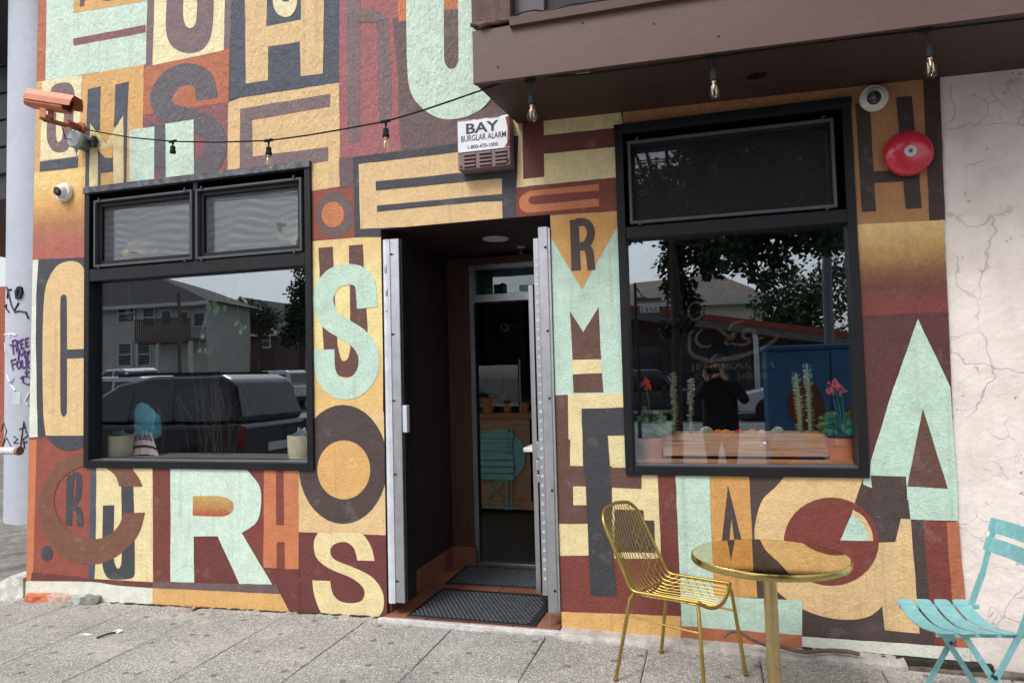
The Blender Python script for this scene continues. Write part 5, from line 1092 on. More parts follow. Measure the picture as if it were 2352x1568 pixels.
column_cactus(0, [(1838,986),(1836,940),(1832,900),(1828,858)], .013, 'tall pale green column cactus, left of the pair in the planter', (126, 156, 110), 21)
column_cactus(0, [(1862,986),(1858,920),(1856,870),(1853,836)], .012, 'taller grey-green column cactus, right of the pair in the planter', (116, 150, 116), 22)
column_cactus(0, [(1545,992),(1550,940),(1547,900),(1546,855)], .009, 'thin spiny column cactus near the left geranium', (112, 124, 96), 23)
column_cactus(0, [(1586,992),(1586,930),(1588,890),(1586,868)], .009, 'thin spiny column cactus nearer the middle of the planter, left half', (122, 130, 98), 24)
t0 = thing('crystal_ornament', wall(1755, 1015, .20), 'small clear glass ornament before the planter box', 'ornament'); c = wall(1755, 1013, .20)
MB().ball(c, .018, 7, 5).ball(c+Vector((.02, 0, .006)), .011, 6, 4).build('crystal', glass('crystal_glass', 1.9, (.9, .9, .92, 1)), t0); MB().tube([c, c+Vector((-.02, 0, -.028))], .0025, 5).build('stand', simple('sign_white', (226, 230, 236), .4), t0)
# lettering painted on the pane
gp = simple('pane_gold', (50, 42, 28), .5); yy = GL+.0062
LT = thing('window_lettering', (.18, yy, 1.4), 'faint gold shop lettering and calligraphy painted on the right pane', 'lettering')
def pane_text(body, cx, cy, w_, h_):
    vs, fs = text_mesh(body, 1, 0.0, 1.0); k = max(y for x, y in vs); c = wall(cx, cy, yy); MB().add([(c.x+x*w_, yy, c.z+y/k*h_) for x, y in vs], fs).build('lettering', gp, LT)
x0_, x1_ = wall(1584, 850, yy).x, wall(1776, 850, yy).x
pane_text('JERUSALEM', 1680, 852, x1_-x0_, .045); pane_text('COFFEE', 1637, 870, (x1_-x0_)*.42, .034); pane_text('HOUSE', 1731, 870, (x1_-x0_)*.36, .034)
def pane_stroke(pts, wd_):
    q = [wall(*D('J', p[0], p[1]), yy) for p in pts]; pl_ = [(a.x, a.z, 1) for a in q]; s_ = stroke(pl_, lambda s: wd_*(.35+.65*math.sin(math.pi*min(1, max(0, s)))**.7), 6); n = len(s_)//2; L_ = s_[:n]; R_ = s_[n:][::-1]
    vs = [(a.x, yy, a.y) for a in L_]+[(a.x, yy, a.y) for a in R_]; MB().add(vs, [(i, i+1, n+i+1, n+i) for i in range(n-1)]).build('calligraphy', gp, LT)
pane_stroke([(430,700),(405,760),(420,820),(500,855),(600,850),(720,820),(820,775),(870,720)], .026); pane_stroke([(480,690),(440,740),(470,780),(520,770)], .018); pane_stroke([(600,740),(680,775),(740,745),(750,700),(710,695),(690,730),(740,745),(800,730)], .020)
pane_stroke([(400,600),(415,560),(450,545),(480,570),(470,620),(425,640),(400,600)], .014); pane_stroke([(560,690),(640,745)], .022); pane_stroke([(620,700),(640,660),(700,650)], .016)
mb = MB()
for cx, cy in ((640,720),(610,760)): c = wall(*D('J', cx, cy), yy); mb.add([(c.x-.022, yy, c.z), (c.x, yy, c.z-.022), (c.x+.022, yy, c.z), (c.x, yy, c.z+.022)], [(0,1,2,3)])
mb.build('calligraphy', gp, LT)

# ---------------------------------------------------------------- the counter seen through the door
t0 = thing('counter', (-2.2, 3.6, .03), 'wooden counter with a live edge top inside the open door', 'counter'); cw = wood('counter_wood', (206, 156, 116), (166, 120, 84), (5, 30, 30), .5)
for i in range(4): MB().bbox(-3.0, -1.93, 3.40, 3.42, .10+i*.23, .10+(i+1)*.23-.003, .001).build('panel_board', cw, t0)
MB().bbox(-3.0, -1.90, 3.385, 3.42, .03, .12).build('plinth', cw, t0); MB().bbox(-3.0, -1.88, 3.36, 3.9, 1.02, 1.09, .006).build('countertop', sillw, t0)
sh = simple('teal_shade', (150, 216, 212), .5); t0 = thing('folded_chair', (-2.28, 3.36, .3), 'teal slatted chair folded flat against the counter front', 'chair')
for i in range(7):
    zz = .872-.072*i-(.02 if i > 1 else 0); hh = .058 if i not in (1, 2) else .03; MB().bbox(-2.50, -2.10, 3.345-.004*(i > 2), 3.352, zz-hh, zz, .003).build('slat', sh, t0)
for a, b_ in (((-2.47, 3.37, .40), (-2.22, 3.36, .14)), ((-2.18, 3.36, .40), (-2.42, 3.37, .14))): MB().beam(a, b_, .016, .008).build('leg', sh, t0)
for x in (-2.12, -2.17): MB().cyl((x, 3.36, .92), (x-.03, 3.35, .0+.03), .009, 8).build('frame_bar', sh, t0)
for z in (.10, .05): MB().cyl((-2.5, 3.36, z), (-2.1, 3.36, z), .007, 8).build('cross_bar', sh, t0)
t0 = thing('folded_table', (-2.25, 3.38, .6), 'round teal table top folded behind the slatted chair', 'table'); MB().lathe([(.29, 0), (.295, .008), (.29, .016), (0, .016)], (-2.27, 3.395, .62), (0, -1, 0), 48).build('tabletop', sh, t0); MB().cyl((-2.4, 3.39, .32), (-2.15, 3.39, .03), .01, 8).build('leg', sh, t0)
for px, r, lab, sd3 in ((1122, .085, 'large terracotta pot with herbs on the counter', 31), (1167, .055, 'small terracotta pot in the middle of the counter', 32), (1206, .055, 'terracotta pot at the right end of the counter', 33)):
    c = wall(px, 945, 3.5); c = Vector((c.x, 3.5, 1.09)); t0 = thing('herb_pot', c, lab, 'potted plant', 'herb pots on the counter'); MB().lathe([(r*.7, 0), (r*.95, r*1.6), (r*1.06, r*1.62), (r*1.06, r*2.0), (r*.9, r*2), (0, r*1.7)], c, n=24).build('pot', tc, t0, True); mb = MB(); rr = random.Random(sd3)
    for k in range(40): leafquad(mb, c+Vector((rr.uniform(-r, r), rr.uniform(-r, r), r*2)), (rr.uniform(-1, 1), rr.uniform(-1, 1), rr.uniform(.2, 1.2)), r*rr.uniform(.5, .9))
    mb.build('leaves', leafd, t0)
t0 = thing('glass_screen', (-2.2, 3.46, 1.09), 'glass guard with a steel post on the counter', 'glass screen'); MB().box(-3.0, -2.06, 3.455, 3.461, 1.16, 1.62).build('pane', glass('screen_glass', 1.75, (.75, .78, .8, 1)), t0); MB().cyl((-2.04, 3.458, 1.09), (-2.04, 3.458, 1.68), .012, 10).build('post', alu, t0)
t0 = thing('pendant_lamp', (-2.1, 3.9, 2.3), 'dark pendant lamp hanging inside beyond the door', 'lamp'); pw = wall(1165, 730, 3.9); MB().lathe([(.02, .14), (.03, .10), (.10, .03), (.16, 0), (.15, 0), (.02, .10)], (pw.x, 3.9, pw.z-.05), n=28).build('lamp_shade', simple('lamp_iron', (92, 88, 84), .4, .4), t0); MB().cyl((pw.x, 3.9, pw.z+.08), (pw.x, 3.9, 3.24), .005, 6).build('flex', blackm, t0)
t0 = thing('inside_camera', (-2, 5, 2), 'small pale dome camera on the wall inside beyond the door', 'security camera'); pw = wall(1160, 752, 5.5); MB().lathe([(.07, 0), (.06, .04), (0, .07)], (pw.x, 5.5, pw.z), (0, -1, 0), 20).build('base', simple('camera_white', (226, 226, 222), .35), t0); MB().lathe([(.03, .06), (.02, .08), (0, .085)], (pw.x, 5.5, pw.z), (0, -1, 0), 14).build('lens', simple('lens_black', (26, 26, 30), .12), t0); MB().box(pw.x-.3, pw.x+.3, 5.5, 6.5, .01, 3.24).build('column', simple('inner_column', (86, 78, 72), .8), t0)
t0 = thing('wall_hanging', (-3.3, 6.4, 2), 'dark red and brown hanging on the far wall inside', 'wall hanging'); p0 = wall(1093, 700, 6.4); p1 = wall(1142, 870, 6.4); mb = MB()
for i in range(14): xx = p0.x+(p1.x-p0.x)*i/14; mb.box(xx, xx+(p1.x-p0.x)/14-.01, 6.40-.02*(i % 3), 6.44, p1.z+.08*math.sin(i*2.1), p0.z)
mb.build('cloth_strip', simple('hanging_red', (120, 64, 52), .9, 0, .5, 4), t0)
t0 = thing('counter_bottle', (-2, 4, 1.09), 'dark bottle behind the glass guard on the counter', 'bottle'); bq = wall(1148, 850, 3.7); MB().lathe([(.05, 0), (.05, .22), (.02, .27), (.022, .33), (0, .33)], (bq.x, 3.7, 1.30), n=16).build('glass_body', simple('bottle_dark', (40, 40, 42), .15), t0, True); MB().box(bq.x-.3, bq.x+.1, 3.62, 3.85, 1.09, 1.30).build('stand', simple('dark_wood', (62, 44, 36), .5), t0)
# ---------------------------------------------------------------- the street behind the viewer, which the panes mirror
tyre = simple('tyre', (32, 32, 34), .8); rim = metal('rim', (190, 192, 196), .3); cgl = simple('car_glass', (22, 25, 30), .05, 0, .03, 2, spec=.9); redl = simple('tail_red', (132, 22, 24), .25); whl = simple('lamp_clear', (226, 228, 230), .2); plate = simple('plate_white', (214, 214, 208), .5); blkp = simple('trim_black', (30, 30, 33), .55)
def car(name, x, y, z, d, Ln, Wd, low, top, glz, col, label, wheels, wr=.36, inset=.13, group=None, tail=True, rough=.25):
    # x: middle, d: heading along x (+1/-1); low and top are side outlines (along, up), glz the side panes
    t0 = thing(name, (x, y, z), label, 'car' if 'pickup' not in name else 'pickup', group); bodym = simple('car_'+'_'.join(map(str, col)), col, rough, .0, .04, 3); bodym.node_tree.nodes['Principled BSDF'].inputs['Coat Weight'].default_value = .6
    T = lambda u, v, k: Vector((x+d*(u-.5)*Ln, y+v, z+k))
    bm = bmesh.new()
    def loft(out, w0, w1, zz0, zz1):
        mb = MB(); n = len(out); vs = []
        for s in (-1, 1):
            for u, k in out:
                f = 0 if zz1 == zz0 else (k-zz0)/(zz1-zz0); vs.append(T(u, s*(w0+(w1-w0)*f)/2, k))
        fs = [tuple(range(n)), tuple(range(n, 2*n))]+[(i, (i+1) % n, n+(i+1) % n, n+i) for i in range(n)]; return mb.add(vs, fs)
    h1 = max(k for u, k in low); ht = max(k for u, k in top); hb = min(k for u, k in top)
    b_ = loft(low, Wd, Wd, 0, 1).build('body', bodym, t0); bv = b_.modifiers.new('bevel', 'BEVEL'); bv.width = .09; bv.segments = 3; bv.limit_method = 'ANGLE'
    c_ = loft(top, Wd-.04, Wd-inset*2, hb, ht).build('cabin', bodym, t0); bv = c_.modifiers.new('bevel', 'BEVEL'); bv.width = .09; bv.segments = 3; bv.limit_method = 'ANGLE'
    for g in glz:
        for s in (-1, 1):
            q = [T(u, s*((Wd-.04+(inset*-2+.04)*(k-hb)/(ht-hb))/2+.006), k) for u, k in g]; MB().add(q, [tuple(range(len(q)))]).build('side_window', cgl, t0)
    # front and rear screens lie on the sloping ends of the cabin
    n = len(top); ends = sorted(range(n), key=lambda i: top[i][0]); 
    for (a, b2), nm in (((top[0], top[1]), 'rear_window'), ((top[-1], top[-2]), 'windscreen')):
        wa = (Wd-.04)/2-.10; wb = (Wd-2*inset)/2-.08; nx = Vector((d*(-1 if nm == 'rear_window' else 1)*.015, 0, .012))
        lo = (a[0]+(b2[0]-a[0])*.12, a[1]+(b2[1]-a[1])*.12); hi = (a[0]+(b2[0]-a[0])*.88, a[1]+(b2[1]-a[1])*.88)
        MB().add([T(lo[0], -wa, lo[1])+nx, T(lo[0], wa, lo[1])+nx, T(hi[0], wb, hi[1])+nx, T(hi[0], -wb, hi[1])+nx], [(0,1,2,3)]).build(nm, cgl, t0)
    for u in wheels:
        for s in (-1, 1):
            c = T(u, s*(Wd/2-.10), wr); w_ = MB().lathe([(wr*.62, -.11), (wr*.95, -.11), (wr, -.07), (wr, .07), (wr*.95, .11), (wr*.62, .11)], c, (0, s, 0), 28).build('wheel', tyre, t0, True); mb = MB(); mb.lathe([(wr*.64, .06), (wr*.62, .10), (wr*.56, .10), (wr*.54, .05)], c, (0, s, 0), 28)
            for k in range(6): an = k*math.pi/3; p = Vector((math.cos(an), 0, math.sin(an))); mb.beam(c+Vector((0, s*.085, 0))+p*wr*.08, c+Vector((0, s*.085, 0))+p*wr*.58, wr*.16, .03, (0, 1, 0))
            mb.lathe([(wr*.16, .07), (wr*.14, .12), (0, .12)], c, (0, s, 0), 14); mb.build('rim', rim, w_); MB().lathe([(wr*1.14, .0), (wr*1.14, .012), (0, .012)], c+Vector((0, s*.094, 0)), (0, s, 0), 28).build('wheel_arch', blkp, t0)
    zb = h1*.72
    for s in (-1, 1):
        MB().bbox(min(T(0, 0, 0).x, T(.012, 0, 0).x)-.02, max(T(0, 0, 0).x, T(.012, 0, 0).x)+.02, y+s*(Wd/2-.06)-.05, y+s*(Wd/2-.06)+.05, z+zb-.10, z+zb+.24, .01).build('tail_light', redl, t0)
        MB().bbox(min(T(.985, 0, 0).x, T(1, 0, 0).x)-.02, max(T(.985, 0, 0).x, T(1, 0, 0).x)+.02, y+s*(Wd/2-.2)-.16, y+s*(Wd/2-.2)+.16, z+zb-.10, z+zb+.05, .01).build('headlight', whl, t0)
        MB().bbox(T(.66, 0, 0).x-.08, T(.66, 0, 0).x+.08, y+s*(Wd/2+.08)-.09, y+s*(Wd/2+.08)+.09, z+h1+.0, z+h1+.15, .02).build('mirror', blkp, t0)
    e = T(0, 0, 0); MB().bbox(e.x-.03, e.x+.03, y-.26, y+.26, z+.55, z+.68, .004).build('number_plate', plate, t0)
    MB().bbox(min(T(-.01, 0, 0).x, T(.03, 0, 0).x), max(T(-.01, 0, 0).x, T(.03, 0, 0).x), y-Wd/2+.03, y+Wd/2-.03, z+.30, z+.50, .02).build('bumper', blkp, t0); MB().bbox(min(T(.97, 0, 0).x, T(1.01, 0, 0).x), max(T(.97, 0, 0).x, T(1.01, 0, 0).x), y-Wd/2+.03, y+Wd/2-.03, z+.30, z+.52, .02).build('bumper', blkp, t0)
    return t0
VANL = [(0, .30), (0, .95), (.012, 1.05), (.80, 1.05), (.97, .88), (1, .70), (1, .30), (.88, .24), (.12, .24)]
VANT = [(.012, 1.04), (.055, 1.70), (.10, 1.79), (.40, 1.78), (.54, 1.68), (.80, 1.04)]
vg = [[(.06, 1.08), (.09, 1.60), (.27, 1.62), (.27, 1.08)], [(.29, 1.08), (.29, 1.64), (.44, 1.62), (.46, 1.08)], [(.48, 1.08), (.46, 1.60), (.54, 1.53), (.72, 1.08)]]
v0 = mir(562, 900, 5.2); van = car('passenger_van', v0.x-2.25, -5.95, -.16, -1, 4.5, 1.85, VANL, VANT, vg, (40, 44, 56), 'dark slate passenger van parked at the near kerb, mirrored in the left window', (.19, .80), .34)
mb = MB(); 
for s in (-.62, .62): mb.beam((v0.x-.6, -5.95+s, 1.66), (v0.x-2.6, -5.95+s, 1.66), .04, .05)
mb.build('roof_rail', blkp, van); 
PKL = [(0, .45), (0, 1.05), (.40, 1.05), (.72, 1.06), (.96, 1.0), (1, .80), (1, .45), (.9, .36), (.1, .36)]; PKT = [(.40, 1.04), (.43, 1.72), (.47, 1.80), (.62, 1.78), (.74, 1.05)]
pg = [[(.42, 1.10), (.44, 1.66), (.535, 1.70), (.535, 1.10)], [(.55, 1.10), (.55, 1.70), (.615, 1.68), (.70, 1.10)]]
m_ = mir(1590, 953, 20); car('pickup_truck', m_.x-1.75, m_.y-.9, -.16, 1, 5.6, 1.98, PKL, PKT, pg, (40, 42, 50), 'black pickup truck on the far side of the road, mirrored in the right window', (.2, .81), .42)
m_ = mir(400, 862, 22); car('pickup_truck', m_.x, m_.y+2.2, .40, -1, 5.6, 1.95, PKL, PKT, pg, (232, 232, 232), 'white pickup truck across the road above the van roof, mirrored in the left window', (.2, .81), .40)
m_ = mir(285, 880, 14); car('estate_car', m_.x-.6, m_.y, .0, -1, 4.7, 1.85, VANL, VANT, vg, (226, 228, 230), 'white car with red tail light beyond the van, mirrored in the left window', (.19, .80), .34)
m_ = mir(1735, 880, 20); car('estate_car', m_.x+1.7, m_.y-.6, -.16, -1, 4.6, 1.84, VANL, VANT, vg, (196, 200, 206), 'silver car beyond the photographer, mirrored in the right window', (.19, .80), .35)
m_ = mir(605, 842, 26); car('estate_car', m_.x, m_.y, .25, -1, 4.4, 1.8, VANL, VANT, vg, (206, 208, 212), 'pale car farther along the road than the van, mirrored in the left window', (.19, .80), .33)
# utility cabinet
cb = mir(1765, 985, 4.25); cx = cb.x
t0 = thing('utility_cabinet', (cx+.6, cb.y-.3, -.02), 'blue painted utility cabinet with brown shapes at the kerb, mirrored in the right window', 'utility box'); blue = simple('cabinet_blue', (44, 108, 154), .5, 0, .2, 3)
MB().bbox(cx, cx+1.35, cb.y-.62, cb.y, -.02, 1.70, .012).build('case', blue, t0); MB().bbox(cx-.02, cx+1.37, cb.y-.64, cb.y+.02, 1.70, 1.76, .015).build('lid', simple('cabinet_lid', (38, 90, 128), .5), t0)
bro = simple('cabinet_brown', (124, 66, 44), .6, 0, .25, 6); yy2 = cb.y+.003
for pts in ([(.20, 1.10), (.34, 1.34), (.52, 1.28), (.60, .98), (.50, .62), (.32, .80)], [(.05, .08), (.05, .62), (.30, .56), (.42, .08)], [(.62, .08), (.70, .66), (.98, .74), (1.25, .60), (1.28, .08)], [(.80, .98), (.95, 1.16), (1.28, 1.12), (1.30, .84), (1.0, .78)]):
    q = spline([(a, b_, 1) for a, b_ in pts], 5); MB().add([(cx+p.x, yy2, p.y) for p in q], [tuple(range(len(q)))]).build('painted_shape', bro, t0)
MB().bbox(cx+.66, cx+.675, cb.y, cb.y+.004, .05, 1.66, .001).build('door_seam', blkp, t0)
# houses across the road
def house_window(par, x0, x1, z0, z1, y, tr, pn, bars=True):
    mb = MB(); mb.box(x0-.12, x1+.12, y, y+.06, z0-.12, z0).box(x0-.12, x1+.12, y, y+.06, z1, z1+.12).box(x0-.12, x0, y, y+.06, z0, z1).box(x1, x1+.12, y, y+.06, z0, z1)
    if bars: mb.box(x0, x1, y, y+.05, (z0+z1)/2-.04, (z0+z1)/2+.04)
    f_ = mb.build('window', tr, par); MB().box(x0, x1, y-.05, y+.01, z0, z1).build('pane', pn, f_)
sidm = simple('siding_grey', (204, 206, 198), .7, 0, .12, 1); trm = simple('trim_white', (212, 214, 212), .6); rfm = simple('roof_slate', (84, 80, 80), .85, 0, .25, 3); rfb = simple('roof_brown', (138, 124, 112), .85, 0, .35, 5, .6, 20); hp = simple('house_pane', (60, 66, 74), .06, 0, .05); cream_h = simple('stucco_house', (240, 232, 208), .8, 0, .1, .7)
YH = 30; hr = mir(474, 700, YH); hl = mir(237, 690, YH); ye = hr.y; he = 6.2
t0 = thing('grey_house', ((hr.x+hl.x)/2, ye, 0), 'two storey grey clapboard house with a balcony, mirrored in the left window', 'house')
xl = hl.x-7; MB().box(xl, hr.x, ye-4, ye-.12, -.3, he).build('wall', sidm, t0); mb = MB()
for i in range(34): mb.prism([(xl, ye-.12, .3+i*.175), (xl, ye-.045, .3+i*.175), (xl, ye-.10, .3+i*.175+.173), (xl, ye-.12, .3+i*.175+.173)], (hr.x-xl, 0, 0))
mb.build('siding', sidm, t0)
ap = mir(370, 630, YH+4); mb = MB(); o_ = .6
mb.add([(xl-o_, ye+o_, he), (hr.x+o_, ye+o_, he), (hr.x+o_, ye-4.6, he), (xl-o_, ye-4.6, he), (xl+3.5, ye-2.2, he+2.4), (hr.x-6.0, ye-2.2, he+2.4)], [(0,1,5,4), (1,2,5), (2,3,4,5), (3,0,4), (0,1,2,3)]); mb.build('roof', rfm, t0); MB().box(xl-o_, hr.x+o_, ye+o_-.02, ye+o_+.06, he-.18, he+.02).build('gutter', trm, t0)
def at(px, py): return mir(px, py, YH)
for (a, b_, c, d_) in ((272, 700, 306, 738), (328, 710, 352, 748), (272, 790, 300, 838), (315, 788, 342, 838)): p0, p1 = at(a, b_), at(c, d_); house_window(t0, p0.x, p1.x, p1.z, p0.z, ye-.06, trm, hp)
p0, p1 = at(352, 742), at(497, 776); mb = MB(); mb.box(p0.x, hr.x, ye-.1, ye+1.4, p1.z-.2, p1.z); bal = mb.build('balcony', simple('balcony_brown', (112, 92, 82), .8), t0); mb = MB(); nb = 30
for i in range(nb): xx = p0.x+(hr.x-p0.x)*i/(nb-1); mb.box(xx-.025, xx+.025, ye+1.33, ye+1.38, p1.z, p0.z)
mb.box(p0.x, hr.x, ye+1.30, ye+1.42, p0.z, p0.z+.1); mb.build('baluster', MATS['balcony_brown'], bal); p2 = at(400, 860)
for xx in (p2.x, hr.x-.1): MB().box(xx-.09, xx+.09, ye+1.1, ye+1.28, -.2, p1.z-.2).build('porch_post', trm, t0)
for (a, b_, c, d_) in ((372, 715, 392, 742), (415, 715, 430, 742), (445, 718, 470, 745)): p0, p1 = at(a, b_), at(c, d_); house_window(t0, p0.x, p1.x, p1.z, p0.z, ye-.06, trm, hp, False)
YB = 46; bl, br_ = mir(500, 770, YB), mir(633, 770, YB); t0 = thing('brown_house', ((bl.x+br_.x)/2, bl.y, 0), 'dark brown gabled house beyond the grey one, mirrored in the left window', 'house'); dbr = simple('brown_siding', (92, 74, 66), .8, 0, .15, 1)
MB().box(bl.x, br_.x, bl.y-8, bl.y, -.3, 5.4).build('wall', dbr, t0); mb = MB(); xm = (bl.x+br_.x)/2; mb.prism([(bl.x-.5, bl.y+.5, 5.4), (br_.x+.5, bl.y+.5, 5.4), (xm, bl.y+.5, 8.6)], (0, -9, 0)); mb.build('roof', rfm, t0); MB().beam((bl.x-.5, bl.y+.55, 5.4), (xm, bl.y+.55, 8.6), .1, .25, (0, 1, 0)).beam((br_.x+.5, bl.y+.55, 5.4), (xm, bl.y+.55, 8.6), .1, .25, (0, 1, 0)).box(bl.x-.5, br_.x+.5, bl.y+.5, bl.y+.6, 5.25, 5.45).build('barge_board', trm, t0)
for a, b_, c, d_ in ((505, 768, 534, 795), (552, 770, 570, 795), (606, 768, 622, 795)): p0, p1 = mir(a, b_, YB), mir(c, d_, YB); house_window(t0, p0.x, p1.x, p1.z, p0.z, bl.y+.02, trm, hp)
YW = 40; wl = mir(684, 720, YW); t0 = thing('white_building', (wl.x+2, wl.y, 0), 'pale flat roofed building at the right edge of the left window reflection', 'house'); MB().box(wl.x, wl.x+7, wl.y-6, wl.y, -.3, 6.0).build('wall', simple('pale_wall', (206, 208, 210), .7), t0); MB().box(wl.x-.6, wl.x+7.5, wl.y-6, wl.y+.6, 6.0, 6.3).build('roof', trm, t0)
for zz in (1.6, 4.2): house_window(t0, wl.x+.6, wl.x+2.0, zz, zz+1.3, wl.y+.02, trm, hp)
# low roadside shop with a red sloping fascia, stucco house above it
YS = 24; s0, s1 = mir(1445, 715, YS), mir(1910, 768, YS); sl = (s1.z-s0.z)/(s1.x-s0.x); fz = lambda x: s0.z+sl*(x-s0.x); ys_ = s0.y
t0 = thing('roadside_shop', (0, ys_, 0), 'low shop with a sloping red fascia across the road, mirrored in the right window', 'shop'); stn = simple('shop_stone', (104, 84, 76), .9, 0, .45, 9, 1, 14)
MB().prism([(-9, ys_-1.2, -.3), (9, ys_-1.2, -.3), (9, ys_-1.2, fz(9)-.2), (-9, ys_-1.2, fz(-9)-.2)], (0, -8, 0)).build('wall', stn, t0); MB().prism([(-9.5, ys_, fz(-9.5)-.32), (9.5, ys_, fz(9.5)-.32), (9.5, ys_, fz(9.5)), (-9.5, ys_, fz(-9.5))], (0, -10, 0)).build('roof', simple('shop_roof', (110, 104, 100), .8), t0)
MB().prism([(-9.6, ys_+.05, fz(-9.6)-.02), (9.6, ys_+.05, fz(9.6)-.02), (9.6, ys_+.05, fz(9.6)+.22), (-9.6, ys_+.05, fz(-9.6)+.22)], (0, -.1, 0)).build('fascia', simple('fascia_red', (146, 54, 44), .5), t0)
mb = MB()
for i in range(8): MB().box(-7.6+i*1.5, -6.4+i*1.5, ys_-1.22, ys_-1.15, .5, min(2.6, fz(-6.4+i*1.5)-.5)).build('shop_window', hp, t0)
for xx in (-4.2, -1.3, 1.7): MB().box(xx-.09, xx+.09, ys_-.3, ys_-.12, -.2, fz(xx)-.3).build('column', trm, t0)
vs, fs = text_mesh('1335', 1, .01, 1.0); k = max(y for x, y in vs); n0 = mir(1492, 716, YS-.2); MB().box(n0.x-.36, n0.x+.36, ys_+.06, ys_+.075, fz(n0.x)+.0, fz(n0.x)+.24).build('number_board', trm, t0); MB().add([(n0.x-x*-.6, ys_+.078, fz(n0.x)+.04+y/k*.15) for x, y in vs], fs).build('number', blkp, t0)
YC = 36; c0, c1 = mir(1445, 690, YC), mir(1762, 690, YC); t0 = thing('stucco_house', ((c0.x+c1.x)/2, c0.y, 0), 'cream stucco house with a brown roof above the red fascia, mirrored in the right window', 'house'); ez = c1.z
MB().box(c0.x-4, c1.x, c0.y-8, c0.y, -.3, ez).build('wall', cream_h, t0); mb = MB(); mb.add([(c0.x-4.6, c0.y+.6, ez), (c1.x+.6, c0.y+.6, ez), (c1.x+.6, c0.y-8.6, ez), (c0.x-4.6, c0.y-8.6, ez), (c0.x, c0.y-4, ez+1.9), (c1.x-2.6, c0.y-4, ez+2.1)], [(0,1,5,4), (1,2,5), (2,3,4,5), (3,0,4), (0,1,2,3)]); mb.build('roof', rfb, t0); MB().box(c0.x-4.6, c1.x+.6, c0.y+.58, c0.y+.68, ez-.15, ez+.03).build('gutter', trm, t0)
for a, b_, c, d_ in ((1711, 685, 1727, 707), (1462, 688, 1520, 715)): p0, p1 = mir(a, b_, YC), mir(c, d_, YC); house_window(t0, p0.x, p1.x, p1.z, p0.z, c0.y+.02, trm, hp)
q = mir(1693, 690, YC); MB().cyl((q.x, c0.y+.06, 0), (q.x, c0.y+.06, ez), .06, 8).build('downpipe', cream_h, t0)
# trees and poles
bark = simple('bark', (86, 76, 68), .9, 0, .3, 20, 1, 60); gl1 = simple('tree_leaf', (50, 72, 38), .6, 0, .3, 6); gl2 = simple('tree_leaf_olive', (66, 76, 42), .6, 0, .3, 6); gl3 = simple('hedge_leaf', (60, 88, 48), .6, 0, .3, 6)
def crown(blobs, dens, size, seed):
    rr = random.Random(seed); mb = MB()
    for c, r in blobs:
        for k in range(int(dens*r*r)):
            d = Vector((rr.gauss(0, 1), rr.gauss(0, 1), rr.gauss(0, 1))).normalized()*r*rr.random()**.45; p = Vector(c)+d; a = Vector((rr.uniform(-1, 1), rr.uniform(-1, 1), rr.uniform(-1.2, .3))).normalized(); b_ = a.cross(Vector((rr.uniform(-1, 1), rr.uniform(-1, 1), rr.uniform(-1, 1)))).normalized(); s = size*rr.uniform(.7, 1.3)
            mb.add([p, p+a*s*.5+b_*s*.28, p+a*s, p+a*s*.5-b_*s*.28], [(0,1,2,3)])
    return mb
def tree(name, base, h, blobs, dens, size, lm, lab, seed, tr=.16, group=None):
    t0 = thing(name, base, lab, 'tree', group); base = Vector(base); top = base+Vector((0, 0, h)); mid = base.lerp(top, .5)+Vector((tr*.5, tr*.3, 0)); mb = MB().tube([base, base+Vector((0, 0, .3)), mid, top], [tr*1.3, tr, tr*.8, tr*.4], 10)
    for c, r in blobs: mb.tube([mid.lerp(top, .6), (mid.lerp(top, .6)+Vector(c))/2+Vector((0, 0, .15)), Vector(c)], [tr*.45, tr*.28, tr*.08], 6)
    mb.build('trunk', bark, t0, True); crown(blobs, dens, size, seed).build('crown', lm, t0); return t0
YT = 7.0; bp_ = [(1550,610,46),(1560,665,42),(1585,705,34),(1545,560,40),(1600,560,55),(1630,610,40),(1660,560,55),(1700,600,36),(1720,550,55),(1770,560,50),(1790,605,30),(1760,640,24),(1735,625,22),(1570,745,24),(1530,755,20),(1845,545,40),(1890,540,45),(1925,548,36),
 (1500,470,50),(1560,480,60),(1640,490,60),(1720,480,60),(1800,480,60),(1880,480,60),(1600,410,60),(1700,400,70),(1800,400,70),(1890,400,60),(1520,420,30)]
bl_ = []; rr = random.Random(5)
for x, y, r in bp_: bl_.append((mir(x, y, YT+rr.uniform(-.5, .9)), r*.0069))
for k in range(22): bl_.append((Vector((rr.uniform(-2.2, 2.6), rr.uniform(-8.8, -6.4), rr.uniform(4.2, 6.4))), rr.uniform(.5, .8)))
tb = mir(1552, 900, YT); tree('street_tree', (tb.x, tb.y, -.16), 4.6, bl_, 3600, .11, gl1, 'leafy street tree hanging over the kerb, mirrored in the right window', 6, .09)
def mt(px, py, Yv, r): return (mir(px, py, Yv), r)
g0_ = mir(600, 830, 40); tree('garden_tree', (g0_.x, g0_.y, -.3), 6, [mt(578, 700, 40, .6), mt(598, 715, 40, .9), mt(580, 740, 40, .8), mt(622, 730, 40, .8), mt(605, 745, 40, .9)], 500, .25, gl2, 'olive tree before the brown house, mirrored in the left window', 7, .2, 'trees across the road')
g0_ = mir(690, 850, 34); tree('garden_tree', (g0_.x, g0_.y, -.3), 8, [mt(708, 630, 34, 1.0), mt(690, 670, 34, .9), mt(705, 720, 34, 1.3), mt(672, 725, 34, .8), mt(690, 760, 34, 1.0), mt(660, 770, 34, .7), mt(700, 690, 34, 1.0)], 500, .25, gl1, 'tall dark tree at the right edge of the left window reflection', 8, .25, 'trees across the road')
